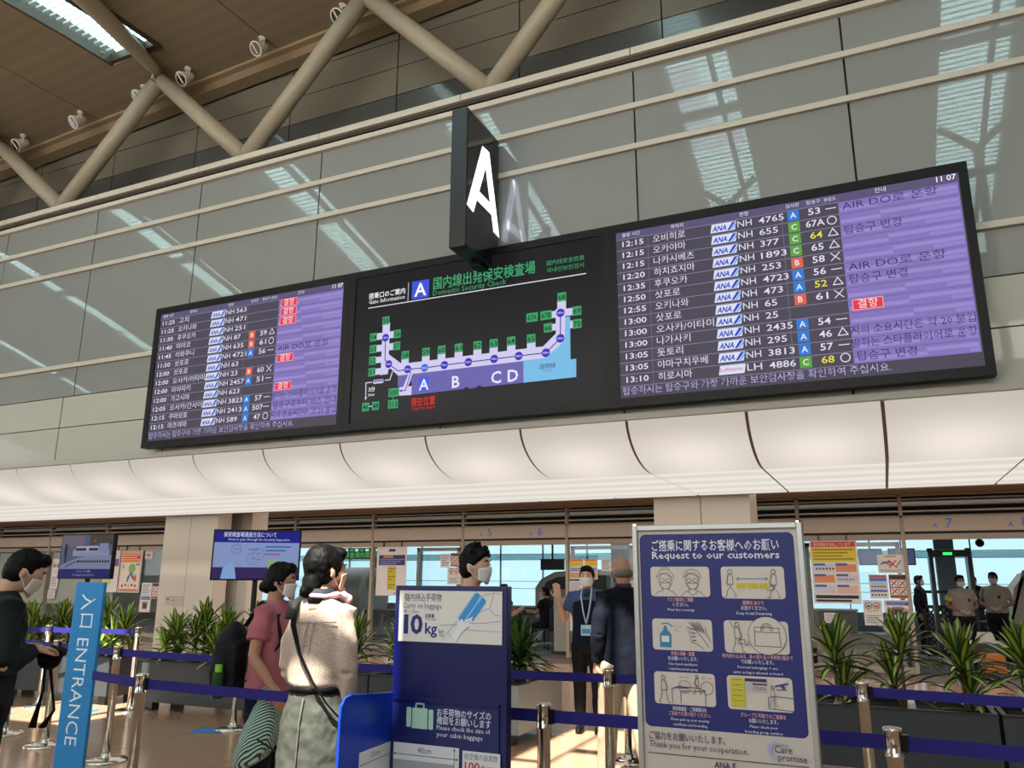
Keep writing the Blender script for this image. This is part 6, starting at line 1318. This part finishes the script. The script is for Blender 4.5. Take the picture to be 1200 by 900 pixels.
# ---- man behind the baggage stand
md = Vector((0.98, 0.10)).normalized()
f = Fig('man in white mask and short spiky hair behind the blue baggage stand', -2.34, 4.55, facing(md.x, md.y), 1.675, SKIN, turn=(0, 0, 0))
f.el[1] = f.sh[1] + Vector((-0.03, 0.10, -0.25)); f.wr[1] = f.el[1] + Vector((0.0, -0.025, 0.205)); f.hand[1] = ((0.05, -0.7, 0.6), (0, 0.45, 1), 0.12)
f.el[-1] = f.sh[-1] + Vector((0.05, 0.03, -0.27)); f.wr[-1] = f.el[-1] + Vector((-0.03, -0.165, 0.15)); f.hand[-1] = ((0, -0.85, 0.35), (0, 0.35, 1), 0.12)
f.wr[1] = f.el[1] + Vector((0.02, -0.10, -0.20)); f.hand[1] = (None, None, 0.3); f.body(); f.shirt(cloth('shirt_black', '#101114'), hem=0.90, loose=0.012, sleeve='long'); f.pants(cloth('trousers_black', '#16171a')); f.shoes(M_black); f.hair(style='spiky'); f.mask()

# ---- staff woman waving
f = Fig('staff woman in navy vest with lanyard and white mask, waving one hand', -2.83, 8.05, facing(0.22, -1.0), 1.61, SKIN, vox=0.009, turn=(-4, 0, 0))
f.el[1] = f.sh[1] + Vector((-0.09, -0.05, -0.26)); f.wr[1] = f.el[1] + Vector((-0.045, -0.10, 0.235)); f.hand[1] = ((-0.10, -0.1, 1), (0.1, -1, 0), -0.02)
f.el[-1] = f.sh[-1] + Vector((0.07, 0.0, -0.27)); f.wr[-1] = f.el[-1] + Vector((-0.02, -0.12, -0.20))
M_vest = cloth('vest_navy', '#12182c'); f.body(); f.shirt(cloth('blouse_blue_grey', '#43567a'), hem=0.90, sleeve='short', name='blouse', folds=0.012)
b = MB(); f._tors(b, [(0.87, .180, .134, 0), (0.98, .172, .128, 0), (1.08, .165, .126, 0), (1.20, .170, .130, 0), (1.30, .172, .130, 0), (1.37, .150, .105, .008), (1.405, .125, .085, .012)]); f.part('vest', b, M_vest, 0.012)
f.pants(cloth('trousers_black', '#16171a'), loose=0.002); f.shoes(M_black); f.hair(style='bun', disp=0.004); f.mask()
b = MB(); b.tube([(-0.05, -0.02, 1.47), (-0.055, -0.115, 1.38), (-0.03, -0.142, 1.22), (0.0, -0.145, 1.10)], 0.008, 6, flat=0.4); b.tube([(0.05, -0.02, 1.47), (0.055, -0.115, 1.38), (0.03, -0.142, 1.22), (0.0, -0.145, 1.10)], 0.008, 6, flat=0.4); f.part('lanyard', b, mat('lanyard_pale', '#b9c4dc', rough=0.6))
bdg = f.part('badge', MB().box(-0.055, 0.055, -0.160, -0.152, 0.98, 1.09), mat('badge_white', '#bcd4e4', rough=0.3)); MB().box(-0.045, 0.045, -0.162, -0.160, 1.0, 1.05).build('badge_print', ink('#3d8fc0'), bdg)
f.part('scarf', MB().ell((0, -0.075, 1.40), (0.035, 0.03, 0.045)), mat('scarf_dark', '#0e1020', rough=0.7))

# ---- older man in navy
f = Fig('balding man in navy jacket and beige trousers with his back turned', -1.88, 6.17, facing(-0.62, 0.78), 1.665, SKIN2, vox=0.009, turn=(10, 4, 0), build=0.95)
f.el[-1] = f.sh[-1] + Vector((0.06, 0.02, -0.28)); f.wr[-1] = f.el[-1] + Vector((0.0, -0.06, -0.23)); f.hand[-1] = (None, None, 0.35)
f.el[1] = f.sh[1] + Vector((-0.06, 0.02, -0.28)); f.wr[1] = f.el[1] + Vector((0.02, -0.14, -0.19))
f.kn[-1] = Vector((0.10, -0.10, 0.48)); f.an[-1] = Vector((0.11, -0.17, 0.08)); f.kn[1] = Vector((-0.10, 0.05, 0.47)); f.an[1] = Vector((-0.11, 0.20, 0.10))
f.body(); f.shirt(cloth('jacket_navy', '#080c1a', rough=0.9), hem=0.80, loose=0.014, flare=0.008, folds=0.018, name='jacket'); f.pants(cloth('chinos_beige', '#a59680'), loose=0.015); f.shoes(mat('shoe_grey', '#55534f', rough=0.6))
f.hair(mat('hair_grey_thin', '#6a625c', rough=0.6), style='bald', disp=0.003)
b = MB(); b.rings([[(0.064*cos(2*pi*k/20), 0.024 + 0.064*sin(2*pi*k/20), z) for k in range(20)] for z in (1.44, 1.485)]); f.part('collar', b, mat('collar_maroon', '#3a1a22', rough=0.8)); f.mask()

# ---- man beyond him
f = Fig('black haired man in white shirt mostly hidden behind the balding man', -2.10, 7.75, facing(0.2, -1), 1.74, SKIN2, vox=0.012)
f.body(); f.shirt(cloth('shirt_white', '#b9bdc4'), loose=0.01); f.pants(cloth('trousers_black', '#16171a')); f.shoes(M_black); f.hair(style='short'); f.mask()

# ---- guards
M_gs = cloth('guard_shirt', '#9a8f83')
for x, y, H, fc, l, arm in ((1.19, 16.5, 1.56, facing(0.25, -1), 'female guard in beige shirt with yellow armband, gloved hands clasped', True), (1.80, 17.4, 1.62, facing(-0.25, -1), 'second guard in beige shirt at the right edge near the x-ray hood', False)):
    f = Fig(l, x, y, fc, H, SKIND, vox=0.012)
    for k in (1, -1): f.el[k] = f.sh[k] + Vector((-k*0.10, 0.02, -0.26)); f.wr[k] = f.el[k] + Vector((k*0.20, -0.16, -0.10)); f.hand[k] = ((k*1, -0.3, -0.35), (0, 0.6, -0.8), 0.5)
    f.g = 1.12; f.body(); f.shirt(M_gs, hem=0.94, loose=0.012, sleeve='short'); f.pants(cloth('trousers_black', '#16171a'), loose=0.012); f.shoes(M_black); f.hair(style='ponytail' if not arm else 'bun'); f.mask()
    b = MB()
    for k in (1, -1): b.tube([f.wr[k], f.wr[k] + Vector((k*0.06, -0.03, -0.03))], [0.034, 0.036], 10, round_ends=True)
    f.part('glove', b, mat('glove_grey', '#a8a8a4', rough=0.7))
    f.part('breast_emblem', MB().ell((0.08, -0.140, 1.24), (0.03, 0.01, 0.03)), M_dk)
    if arm: f.part('armband', MB().tube([f.sh[1] + (f.el[1]-f.sh[1])*0.35, f.sh[1] + (f.el[1]-f.sh[1])*0.66], 0.078, 16), mat('armband_yellow', '#b8b83a', rough=0.6))

# ---- dark figures farther in
M_dc = cloth('uniform_dark', '#101216')
def dark(x, y, H, face, label, seat=None, skin=SKIND, top=None):
    f = Fig(label, x, y, face, H, skin, vox=0.016)
    if seat:
        for k in (1, -1):
            f.kn[k] = Vector((k*-0.10, -0.40, 0.86)); f.an[k] = Vector((k*-0.10, -0.38, 0.46)); f.el[k] = f.sh[k] + Vector((-k*0.05, -0.10, -0.24)); f.wr[k] = f.el[k] + Vector((k*0.04, -0.22, 0.02))
        f.t.location.z = -0.38*H/1.7
    f.body(); f.shirt(top or M_dc, loose=0.012, sleeve='short' if seat else 'long'); f.pants(M_dc); f.shoes(M_dc); f.hair(style='short'); 
    if not seat: f.mask()
    else:
        c = thing('chair', 'dark chair under ' + label[:label.find(',')] if ',' in label else 'dark chair', 'chair', (x, y, 0), face); box('seat', M_dk, -0.2, 0.2, -0.2, 0.22, 0.39, 0.43, c); box('backrest', M_dk, -0.2, 0.2, 0.24, 0.27, 0.43, 0.85, c)
        for sx in (-1, 1):
            for sy in (-1, 1): box('leg', M_dk, sx*0.18-0.015, sx*0.18+0.015, sy*0.18-0.015, sy*0.18+0.015, 0, 0.39, c)
dark(-6.75, 16.5, 1.66, facing(-1.0, 0.25), 'seated staff member with back turned, dark silhouette right of the table', seat=True)
dark(-7.95, 16.9, 1.72, facing(1.0, -0.2), 'seated staff member reaching over the table, left dark silhouette', seat=True, top=cloth('top_grey', '#3a3d42'))
dark(0.62, 19.0, 1.56, facing(0.9, -0.3), 'dark clothed figure at the left side of the metal detector')
dark(2.13, 25.0, 1.56, facing(-0.1, -1), 'far suited figure seen between the two guards')
